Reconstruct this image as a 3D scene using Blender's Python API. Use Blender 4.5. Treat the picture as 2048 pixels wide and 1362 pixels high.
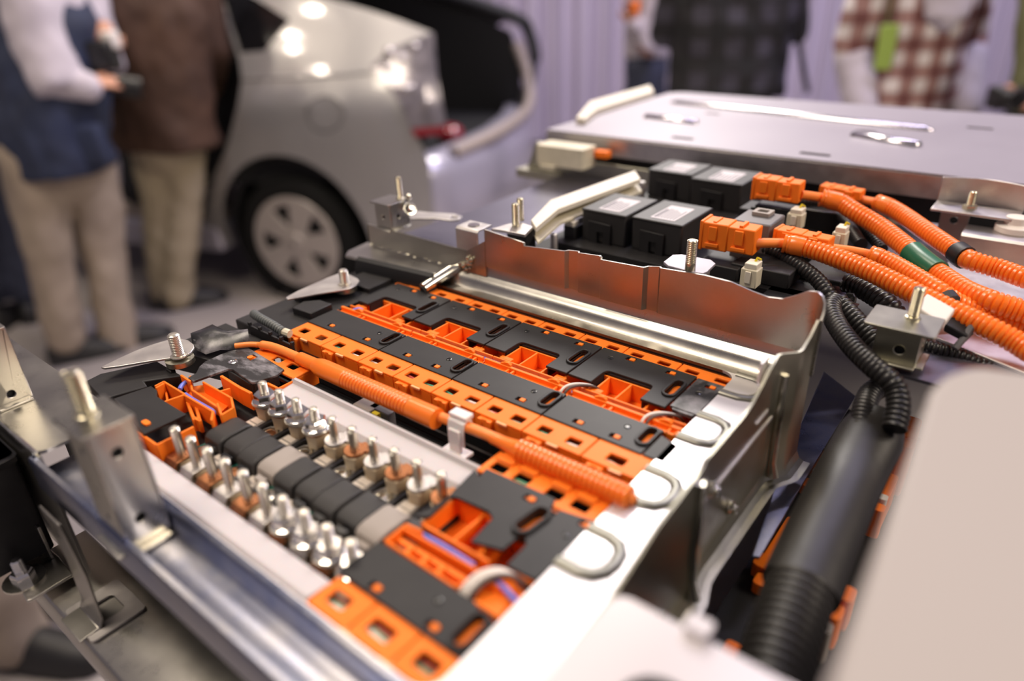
import bpy, bmesh, math, random
from mathutils import Vector, Matrix, noise
from mathutils.geometry import delaunay_2d_cdt
random.seed(7)
for o in list(bpy.data.objects): bpy.data.objects.remove(o, do_unlink=True)
scene = bpy.context.scene
COL = scene.collection
PI = math.pi
DECK = 1.15            # height of the battery deck above the floor, metres
CAMH = 0.23            # camera above the deck
FPX = 1401.87          # focal length in pixels of the 2048 px wide photograph

# ---------------------------------------------------------------- camera
cr = Vector((0.78422192, 0.61952969, -0.03433558))
cd = Vector((0.26223018, -0.38107575, -0.88657578))
cf = Vector((-0.56234447, 0.68626834, -0.46130734))
cam = bpy.data.cameras.new('camera')
cam.sensor_width = 36.0
cam.lens = FPX / 2048 * 36
cam.clip_start = 0.02
cam.dof.use_dof = True
cam.dof.focus_distance = 0.485
cam.dof.aperture_fstop = 2.5
camo = bpy.data.objects.new('camera', cam)
COL.objects.link(camo)
camo.matrix_world = Matrix(((cr.x, -cd.x, -cf.x, 0), (cr.y, -cd.y, -cf.y, 0), (cr.z, -cd.z, -cf.z, DECK + CAMH), (0, 0, 0, 1)))
scene.camera = camo

# ---------------------------------------------------------------- world, lights, exposure
w = bpy.data.worlds.new('hall'); scene.world = w; w.use_nodes = True
w.node_tree.nodes['Background'].inputs[0].default_value = (0.62, 0.54, 0.62, 1)
w.node_tree.nodes['Background'].inputs[1].default_value = 0.30
def area(name, loc, target, size, power, color, sy=None):
    l = bpy.data.lights.new(name, 'AREA'); l.energy = power; l.color = color
    l.size = size
    if sy: l.shape = 'RECTANGLE'; l.size_y = sy
    o = bpy.data.objects.new(name, l); COL.objects.link(o); o.location = loc
    o.rotation_euler = (Vector(target) - Vector(loc)).to_track_quat('-Z', 'Y').to_euler()
    return o
def spot(name, loc, target, power, color, angle=60, r=0.08):
    l = bpy.data.lights.new(name, 'SPOT'); l.energy = power; l.color = color; l.spot_size = math.radians(angle); l.spot_blend = 0.6; l.shadow_soft_size = r
    o = bpy.data.objects.new(name, l); COL.objects.link(o); o.location = loc
    o.rotation_euler = (Vector(target) - Vector(loc)).to_track_quat('-Z', 'Y').to_euler()
    return o
WARM = (1.0, 0.86, 0.70)
area('rig_over_pack', (-1.2, -0.6, 4.2), (-0.3, 0.3, 1.1), 1.2, 85, WARM)
area('rig_behind_pack', (-1.9, 3.7, 3.75), (-0.25, 0.3, 1.1), 0.8, 115, (1.0, 0.93, 0.86), 1.4)
area('rig_right', (2.6, 1.2, 3.6), (-0.2, 0.4, 1.1), 1.4, 95, WARM)
area('rig_over_car', (-2.6, 1.6, 4.3), (-2.8, 2.6, 0.7), 0.9, 60, WARM)
for i, (x, y) in enumerate(((-4.15, -0.04), (-4.13, -0.36), (-4.16, -1.02), (-3.84, -0.85), (-3.97, 0.54))): spot('ceiling_spot_%d' % i, (x, y, 3.9), (-2.75, 1.95, 1.1), 32, WARM, 36, 0.045)
area('curtain_wash', (0.2, 3.4, 4.3), (-1.8, 5.4, 0.8), 2.6, 190, (0.78, 0.72, 1.0), 0.4)
scene.view_settings.view_transform = 'Standard'
scene.view_settings.look = 'None'
scene.view_settings.exposure = -0.1
scene.view_settings.gamma = 1.0
scene.view_settings.use_curve_mapping = False

# ---------------------------------------------------------------- pixel -> place helpers (pack millimetres, z measured from the deck)
def _ray(px, py):
    return cr * (px - 1024) + cd * (py - 681) + cf * FPX
def P(px, py, z=0.0):
    d = _ray(px, py); t = (z - 230.0) / d.z
    return (d.x * t, d.y * t)
def P3(px, py, z=0.0):
    a = P(px, py, z); return (a[0], a[1], z)
def PY(px, py, v):
    d = _ray(px, py); t = v / d.y
    return (d.x * t, v, 230 + d.z * t)
def PX(px, py, u):
    d = _ray(px, py); t = u / d.x
    return (u, d.y * t, 230 + d.z * t)
def T(ox, oy, s, pts, z=0.0):
    return [P(ox + x / s, oy + y / s, z) for x, y in pts]
def F(px, py):                       # a point of the floor, metres
    d = _ray(px, py); t = -(DECK + CAMH) / d.z
    return Vector((d.x * t, d.y * t, 0))

# ---------------------------------------------------------------- materials
MATS = {}
def mat(name, col, rough=0.5, metal=0.0, var=0.0, vscale=40.0, col2=None, bump=0.0, bscale=120.0, coat=0.0, trans=0.0, sub=0.0, emit=None, estr=0.0, stretch=None, rvar=0.0, spec=0.5, ramp=(0.36, 0.64)):
    m = bpy.data.materials.new(name); m.use_nodes = True
    nt = m.node_tree; b = nt.nodes['Principled BSDF']
    b.inputs['Base Color'].default_value = (*col, 1)
    b.inputs['Roughness'].default_value = rough
    b.inputs['Metallic'].default_value = metal
    b.inputs['Specular IOR Level'].default_value = spec
    if coat: b.inputs['Coat Weight'].default_value = coat; b.inputs['Coat Roughness'].default_value = 0.08
    if trans: b.inputs['Transmission Weight'].default_value = trans
    if sub:
        b.inputs['Subsurface Weight'].default_value = sub; b.inputs['Subsurface Scale'].default_value = 0.004
    if emit: b.inputs['Emission Color'].default_value = (*emit, 1); b.inputs['Emission Strength'].default_value = estr
    tc = None
    def coords():
        nonlocal tc
        if tc is None:
            t = nt.nodes.new('ShaderNodeTexCoord'); mp = nt.nodes.new('ShaderNodeMapping')
            nt.links.new(t.outputs['Object'], mp.inputs[0])
            if stretch: mp.inputs['Scale'].default_value = stretch
            tc = mp.outputs[0]
        return tc
    if var or col2 or rvar:
        n = nt.nodes.new('ShaderNodeTexNoise'); n.inputs['Scale'].default_value = vscale; n.inputs['Detail'].default_value = 6
        n.inputs['Roughness'].default_value = 0.65
        nt.links.new(coords(), n.inputs['Vector'])
        if var or col2:
            r = nt.nodes.new('ShaderNodeValToRGB')
            c2 = col2 if col2 else tuple(max(0, c * (1 - var)) for c in col)
            r.color_ramp.elements[0].position = ramp[0]; r.color_ramp.elements[0].color = (*c2, 1)
            r.color_ramp.elements[1].position = ramp[1]; r.color_ramp.elements[1].color = (*col, 1)
            nt.links.new(n.outputs['Fac'], r.inputs[0]); nt.links.new(r.outputs[0], b.inputs['Base Color'])
        if rvar:
            mr = nt.nodes.new('ShaderNodeMapRange'); mr.inputs[1].default_value = 0.3; mr.inputs[2].default_value = 0.7
            mr.inputs[3].default_value = max(0.03, rough - rvar); mr.inputs[4].default_value = rough + rvar
            nt.links.new(n.outputs['Fac'], mr.inputs[0]); nt.links.new(mr.outputs[0], b.inputs['Roughness'])
    if bump:
        n2 = nt.nodes.new('ShaderNodeTexNoise'); n2.inputs['Scale'].default_value = bscale; n2.inputs['Detail'].default_value = 4
        nt.links.new(coords(), n2.inputs['Vector'])
        bp = nt.nodes.new('ShaderNodeBump'); bp.inputs['Strength'].default_value = bump; bp.inputs['Distance'].default_value = 0.002
        nt.links.new(n2.outputs['Fac'], bp.inputs['Height']); nt.links.new(bp.outputs[0], b.inputs['Normal'])
    MATS[name] = m
    return m
mat('zinc', (0.52, 0.50, 0.455), 0.30, 1.0, col2=(0.45, 0.43, 0.385), vscale=20, rvar=0.05)
mat('zinc_dull', (0.50, 0.48, 0.385), 0.36, 1.0, col2=(0.42, 0.405, 0.325), vscale=16, rvar=0.06)
mat('zinc_bright', (0.80, 0.77, 0.70), 0.2, 1.0, col2=(0.62, 0.60, 0.50), vscale=90, rvar=0.05)
mat('zinc_plate', (0.62, 0.59, 0.57), 0.42, 1.0, col2=(0.54, 0.51, 0.50), vscale=60, rvar=0.05)
mat('rail', (0.36, 0.355, 0.39), 0.3, 1.0, col2=(0.17, 0.20, 0.33), vscale=14, rvar=0.06)  # blue tones paint a dark ceiling's reflection into the metal
mat('bead_shade', (0.20, 0.195, 0.17), 0.4, 1.0)  # darkened to paint the dark reflection on the pressed pad rings
mat('deck', (0.78, 0.75, 0.76), 0.36, 0.6, col2=(0.74, 0.71, 0.72), vscale=8, rvar=0.03)
mat('lid', (0.31, 0.285, 0.325), 0.46, 0.35, col2=(0.295, 0.27, 0.31), vscale=6, rvar=0.03)
mat('lid_bead', (0.60, 0.57, 0.60), 0.2, 0.9)
mat('steel', (0.70, 0.66, 0.58), 0.34, 1.0)
mat('chrome', (0.90, 0.88, 0.85), 0.16, 1.0)
mat('brass_steel', (0.66, 0.61, 0.46), 0.27, 1.0)
mat('copper', (0.46, 0.19, 0.085), 0.42, 1.0, col2=(0.30, 0.13, 0.06), vscale=120)
mat('orange', (0.94, 0.205, 0.013), 0.5, 0, col2=(0.91, 0.19, 0.011), vscale=30, sub=0.15, spec=0.3)
mat('orange_pale', (0.95, 0.40, 0.16), 0.45)
mat('orange_hose', (0.93, 0.20, 0.016), 0.30, 0, sub=0.1, coat=0.2)
mat('orange_sheath', (0.94, 0.25, 0.04), 0.4)
mat('black', (0.013, 0.012, 0.013), 0.48, 0, col2=(0.018, 0.017, 0.018), vscale=50, spec=0.35)
mat('black_gloss', (0.012, 0.012, 0.013), 0.22)
mat('black_hose', (0.012, 0.011, 0.011), 0.36)
mat('sleeve_black', (0.013, 0.011, 0.010), 0.45, 0, var=0.3, vscale=25, bump=0.15, bscale=60)
mat('black_scuffed', (0.26, 0.25, 0.27), 0.4, 0, col2=(0.014, 0.013, 0.015), vscale=38, stretch=(0.6, 1.8, 1), ramp=(0.47, 0.62))
mat('black_worn', (0.20, 0.19, 0.205), 0.3, 0, col2=(0.018, 0.018, 0.02), vscale=40, ramp=(0.45, 0.66))
mat('bay', (0.27, 0.26, 0.32), 0.32, 0.9, var=0.15, vscale=12)
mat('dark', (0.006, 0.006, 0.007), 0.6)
mat('grey_block', (0.32, 0.28, 0.25), 0.55, 0, var=0.08)
mat('dark_block', (0.022, 0.020, 0.020), 0.5, 0, var=0.2)
mat('cream', (0.66, 0.52, 0.34), 0.5, 0, var=0.08)
mat('cell_case', (0.40, 0.35, 0.26), 0.42, 0.3, var=0.2)
mat('label_cream', (0.66, 0.58, 0.50), 0.5)
mat('milky', (0.80, 0.73, 0.72), 0.38, 0, sub=0.3)
mat('sheet', (0.53, 0.49, 0.50), 0.5, 0, sub=0.2)
mat('ivory', (0.76, 0.70, 0.58), 0.42, 0, var=0.05)
mat('ivory_old', (0.70, 0.64, 0.48), 0.45, 0, var=0.15)
mat('white_plastic', (0.74, 0.69, 0.64), 0.4)
mat('panel_beige', (0.37, 0.335, 0.315), 0.5, spec=0.3)
mat('lid_white', (0.72, 0.68, 0.70), 0.25)
mat('label_white', (0.50, 0.46, 0.49), 0.5)
mat('ink', (0.10, 0.09, 0.11), 0.6)
mat('green_tape', (0.015, 0.115, 0.055), 0.3)
mat('teal', (0.02, 0.26, 0.20), 0.45)
mat('blue_wire', (0.13, 0.17, 0.62), 0.4)
mat('white_wire', (0.78, 0.72, 0.66), 0.45)
mat('green_wire', (0.06, 0.30, 0.18), 0.45)
mat('red_wire', (0.45, 0.06, 0.04), 0.45)
mat('brown_wire', (0.08, 0.05, 0.04), 0.45)
mat('yellow', (0.70, 0.55, 0.02), 0.5)
mat('grey_plastic', (0.13, 0.125, 0.13), 0.4)
mat('grey_hose', (0.10, 0.11, 0.11), 0.4)

# ---------------------------------------------------------------- mesh building
I3 = ((0, 0, 0), (1, 0, 0), (0, 1, 0), (0, 0, 1))
FX = lambda u0: ((u0, 0, 0), (0, 1, 0), (0, 0, 1), (1, 0, 0))       # profile (v, z) extruded along u
FY = lambda v0: ((0, v0, 0), (1, 0, 0), (0, 0, 1), (0, 1, 0))       # profile (u, z) extruded along v
class MB:
    def __init__(s): s.v = []; s.f = []; s.m = []; s.mi = 0
    def add(s, vs, fs):
        k = len(s.v); s.v += [tuple(map(float, p)) for p in vs]; s.f += [tuple(i + k for i in f) for f in fs]; s.m += [s.mi] * len(fs); return s
    def box(s, u0, u1, v0, v1, z0, z1):
        return s.add([(u0, v0, z0), (u1, v0, z0), (u1, v1, z0), (u0, v1, z0), (u0, v0, z1), (u1, v0, z1), (u1, v1, z1), (u0, v1, z1)],
                     [(3, 2, 1, 0), (4, 5, 6, 7), (0, 1, 5, 4), (1, 2, 6, 5), (2, 3, 7, 6), (3, 0, 4, 7)])
    def obox(s, c, ax, ay, az, hx, hy, hz):                         # oriented box
        c = Vector(c); ax = Vector(ax); ay = Vector(ay); az = Vector(az); p = []
        for k in (-1, 1):
            for i, j in ((-1, -1), (1, -1), (1, 1), (-1, 1)):
                p.append(c + ax * hx * i + ay * hy * j + az * hz * k)
        return s.add(p, [(3, 2, 1, 0), (4, 5, 6, 7), (0, 1, 5, 4), (1, 2, 6, 5), (2, 3, 7, 6), (3, 0, 4, 7)])
    def prism(s, poly, z0, z1, holes=(), frame=I3):
        loops = [list(poly)] + [list(h) for h in holes]
        def area2(l): return sum(l[i][0] * l[(i + 1) % len(l)][1] - l[(i + 1) % len(l)][0] * l[i][1] for i in range(len(l)))
        if area2(loops[0]) < 0: loops[0].reverse()
        for l in loops[1:]:
            if area2(l) > 0: l.reverse()
        pts = []; ed = []
        for l in loops:
            b = len(pts); pts += [Vector((p[0], p[1])) for p in l]; ed += [(b + i, b + (i + 1) % len(l)) for i in range(len(l))]
        fc = []; k0 = 0
        for l in loops: fc.append(list(range(k0, k0 + len(l)))); k0 += len(l)
        vv, ee, ff, _, _, _ = delaunay_2d_cdt(pts, [], fc, 2, 1e-5)
        o, ex, ey, ez = [Vector(a) for a in frame]
        lo = [o + ex * p.x + ey * p.y + ez * z0 for p in vv]; hi = [o + ex * p.x + ey * p.y + ez * z1 for p in vv]
        n = len(vv); flip = ex.cross(ey).dot(ez) < 0
        fs = []
        for f in ff:
            f = list(f)
            a = vv[f[0]]; b = vv[f[1]]; c = vv[f[2]]
            if (b.x - a.x) * (c.y - a.y) - (b.y - a.y) * (c.x - a.x) < 0: f.reverse()
            fs.append(tuple(i + n for i in f)); fs.append(tuple(reversed(f)))
        s.add(lo + hi, [tuple(reversed(f)) for f in fs] if flip else fs)
        for l in loops:
            k = len(l)
            a = [o + ex * p[0] + ey * p[1] + ez * z0 for p in l] + [o + ex * p[0] + ey * p[1] + ez * z1 for p in l]
            q = [(i, (i + 1) % k, (i + 1) % k + k, i + k) for i in range(k)]
            s.add(a, [tuple(reversed(f)) for f in q] if flip else q)
        return s
    def loft(s, rings, cap=True, closed=True):
        n = len(rings[0]); vs = [p for r in rings for p in r]; fs = []
        for i in range(len(rings) - 1):
            for j in range(n if closed else n - 1):
                k = (j + 1) % n
                fs.append((i * n + j, i * n + k, (i + 1) * n + k, (i + 1) * n + j))
        if cap: fs.append(tuple(reversed(range(n)))); fs.append(tuple(range((len(rings) - 1) * n, len(rings) * n)))
        return s.add(vs, fs)
    def tube(s, pts, r, n=10, cap=True, flat=1.0):
        pts = [Vector(p) for p in pts]; m = len(pts); rr = r if isinstance(r, (list, tuple)) else [r] * m
        rings = []; up = None
        for i, p in enumerate(pts):
            t = (pts[min(i + 1, m - 1)] - pts[max(i - 1, 0)]).normalized()
            if up is None:
                up = Vector((0, 0, 1)) if abs(t.z) < 0.9 else Vector((0, 1, 0))
            a = t.cross(up).normalized(); up = a.cross(t).normalized()
            rings.append([p + (a * math.cos(2 * PI * j / n) + up * math.sin(2 * PI * j / n) * flat) * rr[i] for j in range(n)])
        return s.loft([list(reversed(r)) for r in rings], cap)
    def lathe(s, prof, c, axis=(0, 0, 1), n=20, cap=True, rot=0.0):
        ax = Vector(axis).normalized(); h = Vector((1, 0, 0)) if abs(ax.x) < 0.9 else Vector((0, 1, 0))
        a = (h - ax * h.dot(ax)).normalized(); b = ax.cross(a); c = Vector(c)
        return s.loft([[c + ax * z + (a * math.cos(2 * PI * j / n + rot) + b * math.sin(2 * PI * j / n + rot)) * r for j in range(n)] for r, z in prof], cap)
    def sphere(s, c, r, n=10):
        rx, ry, rz = r if isinstance(r, (tuple, list)) else (r, r, r)
        c = Vector(c); rings = []
        for i in range(n + 1):
            th = PI * i / n; th = min(max(th, 0.05), PI - 0.05)
            rings.append([c + Vector((rx * math.sin(th) * math.cos(2 * PI * j / (2 * n)), ry * math.sin(th) * math.sin(2 * PI * j / (2 * n)), -rz * math.cos(th))) for j in range(2 * n)])
        return s.loft(rings)
    def build(s, name, material, parent=None, bevel=0.0, smooth=35, pack=True, seg=2, metres=False):
        sc = 1.0 if metres else 0.001
        zo = 0.0 if metres else DECK
        W = [Vector((p[0] * sc, p[1] * sc, p[2] * sc + zo)) for p in s.v]
        if parent is None:
            xs = [p.x for p in W]; ys = [p.y for p in W]
            org = Vector(((min(xs) + max(xs)) / 2, (min(ys) + max(ys)) / 2, min(p.z for p in W)))
        else:
            org = Vector(parent['org']) if 'org' in parent else parent.matrix_world.translation
        me = bpy.data.meshes.new(name)
        me.from_pydata([p - org for p in W], [], s.f)
        ml = material if isinstance(material, (list, tuple)) else [material]
        for q in ml: me.materials.append(MATS[q])
        if len(ml) > 1:
            for i, f in enumerate(me.polygons): f.material_index = s.m[i]
        bm = bmesh.new(); bm.from_mesh(me)
        bmesh.ops.remove_doubles(bm, verts=bm.verts, dist=1e-6)
        bmesh.ops.recalc_face_normals(bm, faces=bm.faces)
        bm.to_mesh(me); bm.free()
        o = bpy.data.objects.new(name, me); COL.objects.link(o)
        if parent is None: o.location = org
        else: o.parent = parent
        o['org'] = tuple(org)
        if smooth:
            for f in me.polygons: f.use_smooth = True
            me.set_sharp_from_angle(angle=math.radians(smooth))
        if bevel:
            md = o.modifiers.new('bevel', 'BEVEL'); md.width = bevel * sc; md.segments = seg; md.limit_method = 'ANGLE'; md.angle_limit = math.radians(40)
            md.harden_normals = False
        return o
def tag(o, label, cat, group=None, kind=None):
    if label: o['label'] = label
    if cat: o['category'] = cat
    if group: o['group'] = group
    if kind: o['kind'] = kind
    return o
def thing(name, label, cat, loc, group=None, kind=None, metres=False):
    o = bpy.data.objects.new(name, None); COL.objects.link(o)
    l = Vector(loc) if metres else Vector((loc[0] * 0.001, loc[1] * 0.001, DECK + loc[2] * 0.001))
    o.location = l; o.empty_display_size = 0.01; o['org'] = tuple(l)
    return tag(o, label, cat, group, kind)
def rrect(u0, u1, v0, v1, r, n=5):
    if not isinstance(r, (tuple, list)): r = (r,) * 4
    pts = []
    for (cx, cy, a), q in zip(((u0, v0, 180), (u1, v0, 270), (u1, v1, 0), (u0, v1, 90)), r):
        q = max(q, 0.001)
        ox = cx + q if cx == u0 else cx - q; oy = cy + q if cy == v0 else cy - q
        if q < 0.01: pts.append((cx, cy)); continue
        for i in range(n + 1):
            t = math.radians(a + 90 * i / n); pts.append((ox + q * math.cos(t), oy + q * math.sin(t)))
    return pts
def circ(cx, cy, r, n=16): return [(cx + r * math.cos(2 * PI * i / n), cy + r * math.sin(2 * PI * i / n)) for i in range(n)]
def stadium(cu, v0, v1, r, n=6):
    p = []
    for i in range(n + 1): t = PI + PI * i / n; p.append((cu + r * math.cos(t), v0 + r + r * math.sin(t)))
    for i in range(n + 1): t = PI * i / n; p.append((cu + r * math.cos(t), v1 - r + r * math.sin(t)))
    return p
def ribbon(line, th):                # open polyline -> closed outline of a bent sheet
    L = [Vector(p) for p in line]; out = []
    for i, p in enumerate(L):
        a = (L[i] - L[i - 1]).normalized() if i else (L[1] - L[0]).normalized()
        b = (L[i + 1] - L[i]).normalized() if i < len(L) - 1 else a
        n1 = Vector((-a.y, a.x)); n2 = Vector((-b.y, b.x)); m = (n1 + n2); m.normalize()
        out.append(p + m * th / max(0.4, m.dot(n1)))
    return [tuple(p) for p in L] + [tuple(p) for p in reversed(out)]
def spline(pts, k=8):
    p = [Vector(q) for q in pts]; out = []
    for i in range(len(p) - 1):
        a = p[max(i - 1, 0)]; b = p[i]; c = p[i + 1]; d = p[min(i + 2, len(p) - 1)]
        for j in range(k):
            t = j / k
            out.append(0.5 * ((2 * b) + (c - a) * t + (2 * a - 5 * b + 4 * c - d) * t * t + (3 * b - a - 3 * c + d) * t ** 3))
    out.append(p[-1]); return out
def resample(pts, step):
    pts = [Vector(p) for p in pts]; out = [pts[0]]; rem = step
    for a, b in zip(pts, pts[1:]):
        L = (b - a).length; pos = 0.0
        while L - pos >= rem and L > 0:
            pos += rem; out.append(a + (b - a) * (pos / L)); rem = step
        rem -= L - pos
    return out
def hose(mb, pts, r, pitch, depth, n=14, k=8):
    path = resample(spline(pts, k), pitch / 4.0)
    rr = [r - depth * (0, 0, 0.15, 1)[i % 4] for i in range(len(path))]
    return mb.tube(path, rr, n)
def stud(mb, c, h, r, thread0=0.25, pitch=1.25, axis=(0, 0, 1), n=14):
    prof = [(0.01, 0), (r, 0)]
    z = h * thread0
    prof.append((r, z))
    while z < h - 1.2 * pitch:
        prof += [(r * 0.86, z + pitch * 0.3), (r * 0.86, z + pitch * 0.45), (r, z + pitch * 0.8), (r, z + pitch)]; z += pitch
    prof += [(r * 0.86, h - 0.8), (r * 0.7, h - 0.15), (0.01, h)]
    return mb.lathe(prof, c, axis, n, cap=False)
def hexnut(mb, c, r, h, axis=(0, 0, 1), rot=0.3):
    return mb.lathe([(0.01, 0), (r, 0), (r, h * 0.8), (r * 0.86, h), (0.01, h)], c, axis, 6, cap=False, rot=rot)
# ---------------------------------------------------------------- the hall: floor, curtains
mat('floor', (0.36, 0.325, 0.31), 0.55, 0, col2=(0.31, 0.28, 0.27), vscale=3)
mat('curtain', (0.52, 0.465, 0.555), 0.7, 0, col2=(0.48, 0.43, 0.515), vscale=1.2, stretch=(3, 3, 0.4))
mat('stand', (0.30, 0.28, 0.28), 0.6)
fl = MB(); fl.box(-9, 5, -4, 10, -0.1, 0.0)
tag(fl.build('floor', 'floor', metres=True), None, None, kind='structure')
HD = Vector((cf.x, cf.y, 0)).normalized(); HR = Vector((HD.y, -HD.x, 0))
def hall(r, d, z=0.0): return HD * d + HR * r + Vector((0, 0, z))
bw = MB(); a = hall(-6, 6.9); b = hall(6, 6.9); c = hall(6, 7.0); d = hall(-6, 7.0)
bw.loft([[a + Vector((0, 0, z)), b + Vector((0, 0, z)), c + Vector((0, 0, z)), d + Vector((0, 0, z))] for z in (0, 4.4)])
tag(bw.build('wall_back', 'curtain', metres=True), None, None, kind='structure')
def curtain(r0, r1, dist, label):
    mb = MB(); n = int((r1 - r0) / 0.012); front = []; back = []
    ph = random.random() * 6
    for i in range(n + 1):
        r = r0 + (r1 - r0) * i / n
        y = 0.035 * math.sin(r * 33 + ph + 1.2 * math.sin(r * 5.1)) + 0.02 * math.sin(r * 71 + ph)
        front.append((r, dist + y)); back.append((r, dist + y + 0.012))
    poly = front + back[::-1]
    rings = [[hall(x, y, z) for x, y in poly] for z in (0.02, 4.3)]
    mb.loft(rings, cap=False)
    return tag(mb.build('curtain', 'curtain', metres=True, smooth=60), label, 'curtain', 'lilac curtains across the back of the hall')
for r0, nm in ((-4.9, 'behind the person in the navy vest'), (-3.3, 'behind the cabin of the silver car'), (-1.7, 'behind the open tailgate')):
    curtain(r0, r0 + 1.58, 6.6, 'pleated lilac curtain hanging ' + nm)
curtain(-0.1, 1.48, 6.6, 'pleated lilac curtain between the open tailgate and the dark plaid shirt')
curtain(1.5, 3.08, 6.6, 'pleated lilac curtain behind the two people in plaid shirts')
curtain(3.1, 4.68, 6.6, 'pleated lilac curtain behind the red and white plaid shirt')
# pedestal that carries the battery display
st = thing('display_stand', 'grey pedestal under the battery pack', 'stand', (-190, 560, -1150))
m = MB(); m.box(-330, 40, 180, 1000, -1150, -175); m.build('pedestal', 'stand', st, bevel=3)
m = MB(); m.box(-400, 90, 150, 1030, -175, -150); m.build('stand_top', 'stand', st, bevel=2)
# ---------------------------------------------------------------- frame of the battery pack (the metal that everything is bolted to)
fr = thing('metal_chassis', 'zinc plated steel chassis with a pale deck around the orange battery modules', 'chassis', (-290, 240, -150))
m = MB(); q_ = rrect(-430, -133, 106, 387, (0, 10, 10, 0), 6); m.prism([(-430, 104), (-98, 104), (-98, 400), (-430, 400)] + [q_[-1]] + list(reversed(q_[:-1])), -2, 0); m.build('deck_plate', 'deck', fr)
for vc in (374, 318, 256, 201):                                       # pressed pads along the right edge of the opening
    m = MB(); L = 12.5
    def pad(i, z): return [(x, y, z) for x, y in rrect(-133, -111.5 - i, vc - L + i, vc + L - i, (0, 8 - i * 0.4, 8 - i * 0.4, 0), 6)]
    m.loft([pad(0, -1), pad(0, 0.05), pad(2.0, 0.3), pad(4.8, 0.5)]); m.build('raised_pad', 'deck', fr, smooth=30)
    m = MB(); m.tube([(-133, vc - L - 0.5, 0.2), (-122, vc - L - 0.5, 0.2), (-116, vc - L + 1.5, 0.2), (-112.5, vc - L + 6, 0.2), (-111.5, vc, 0.2), (-112.5, vc + L - 6, 0.2), (-116, vc + L - 1.5, 0.2), (-122, vc + L + 0.5, 0.2), (-133, vc + L + 0.5, 0.2)], 3.4, 14, flat=0.55); m.build('pressed_bead', 'bead_shade', fr, smooth=70)
m = MB(); m.prism(ribbon([(78, -22), (76, -21), (76, -1.5), (77, 0), (79.5, 0), (80.5, -2), (81.5, -9), (83, -10.5), (98, -10.5), (100, -9), (101, -1), (102.5, 0.6), (105, 0.8), (106, -1), (106, -30)], -1.6), 0, 436, frame=FX(-416)); m.build('front_rail', 'rail', fr, smooth=50)
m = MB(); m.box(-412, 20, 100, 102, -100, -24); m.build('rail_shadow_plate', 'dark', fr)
m = MB(); m.prism(rrect(-640, -412, 80, 128, (1, 6, 6, 1)), 0.2, 2.4); m.box(-640, -412, 80, 82, -90, 0.2); m.box(-640, -497, 126, 128, -60, 0.2); m.build('rail_end_plate', 'zinc', fr, bevel=0.6)
m = MB(); m.tube([(-640, 80, 2), (-530, 80, 2.2), (-414, 80, 2)], 1.5, 8); m.build('weld_bead', 'zinc_bright', fr)
m = MB(); m.prism(ribbon([(58, -128), (58, -102), (60, -100), (100, -100), (101, -110)], -2), 0, 470, frame=FX(-470)); m.build('lower_rail', 'zinc', fr, smooth=50)
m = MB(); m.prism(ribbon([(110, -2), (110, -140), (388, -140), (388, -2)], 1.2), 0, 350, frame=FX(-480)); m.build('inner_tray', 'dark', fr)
# rear rail, its welded wall with pressed joggles and the swept corner
rp = [(386.5, -8), (387, 0), (394, 0.3), (396.5, 1.5), (398.5, 6), (401, 9.2), (405, 10), (405.6, 11), (406, 24)]
m = MB(); m.prism(ribbon(rp, -1.4), 0, 322, frame=FX(-418)); m.build('rear_rail', 'zinc', fr, smooth=60)
def jog(u):                                                           # depth of the pressed panels in the wall
    steps = [(-400, 0), (-316, 0), (-315, 1.6), (-277, 1.6), (-275, -1.2), (-267, -1.2), (-265, 1.6), (-246, 1.6), (-245, 3.0), (-211, 3.0), (-209, -0.6), (-201, -0.6), (-199, 1.5), (-90, 1.5)]
    for (a, x), (b, y) in zip(steps, steps[1:]):
        if a <= u <= b: return x + (y - x) * (u - a) / (b - a)
    return 0
top = [(-356, 51), (-316.2, 47.5), (-315, 45.5), (-277, 49), (-267, 50), (-246.4, 51.5), (-245, 49.5), (-209, 51), (-201, 52.5), (-168, 54.5), (-150, 54), (-136, 51), (-126, 49.5), (-117, 50.5), (-109, 55), (-103, 59), (-99, 60)]
def topz(u):
    for (a, x), (b, y) in zip(top, top[1:]):
        if a <= u <= b: return x + (y - x) * (u - a) / (b - a)
    return top[-1][1]
us = sorted(set([-356 + i * 3 for i in range(86)] + [p[0] for p in top] + [-277, -275, -267, -265, -246, -245, -211, -209, -201, -199]))
us = [u for u in us if u <= -100]
line = []                                                             # (u, v front, bottom z, top z)
for u in us: line.append((u, 404.5 - jog(u), 19, topz(u)))
arc = [(-97.5, 402.6, 60), (-94.5, 401, 58.5), (-92.2, 398, 56), (-91, 394, 52.5), (-90.6, 389, 49)]
for u, v, z in arc: line.append((u, v, 12, z))
m = MB()
g = [[(u, v, b + (t - b) * k / 6) for k in range(7)] for u, v, b, t in line]
def nrm(i):
    a = Vector(line[max(i - 1, 0)][:2]); b = Vector(line[min(i + 1, len(line) - 1)][:2]); d = (b - a).normalized(); return (-d.y, d.x)
g2 = []
for i, col in enumerate(g):
    n = nrm(i); g2.append([(x + n[0] * 1.4, y + n[1] * 1.4, z) for x, y, z in col])
m.loft([a + b[::-1] for a, b in zip(g, g2)]); m.build('rear_wall', 'zinc', fr, smooth=40)
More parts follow.
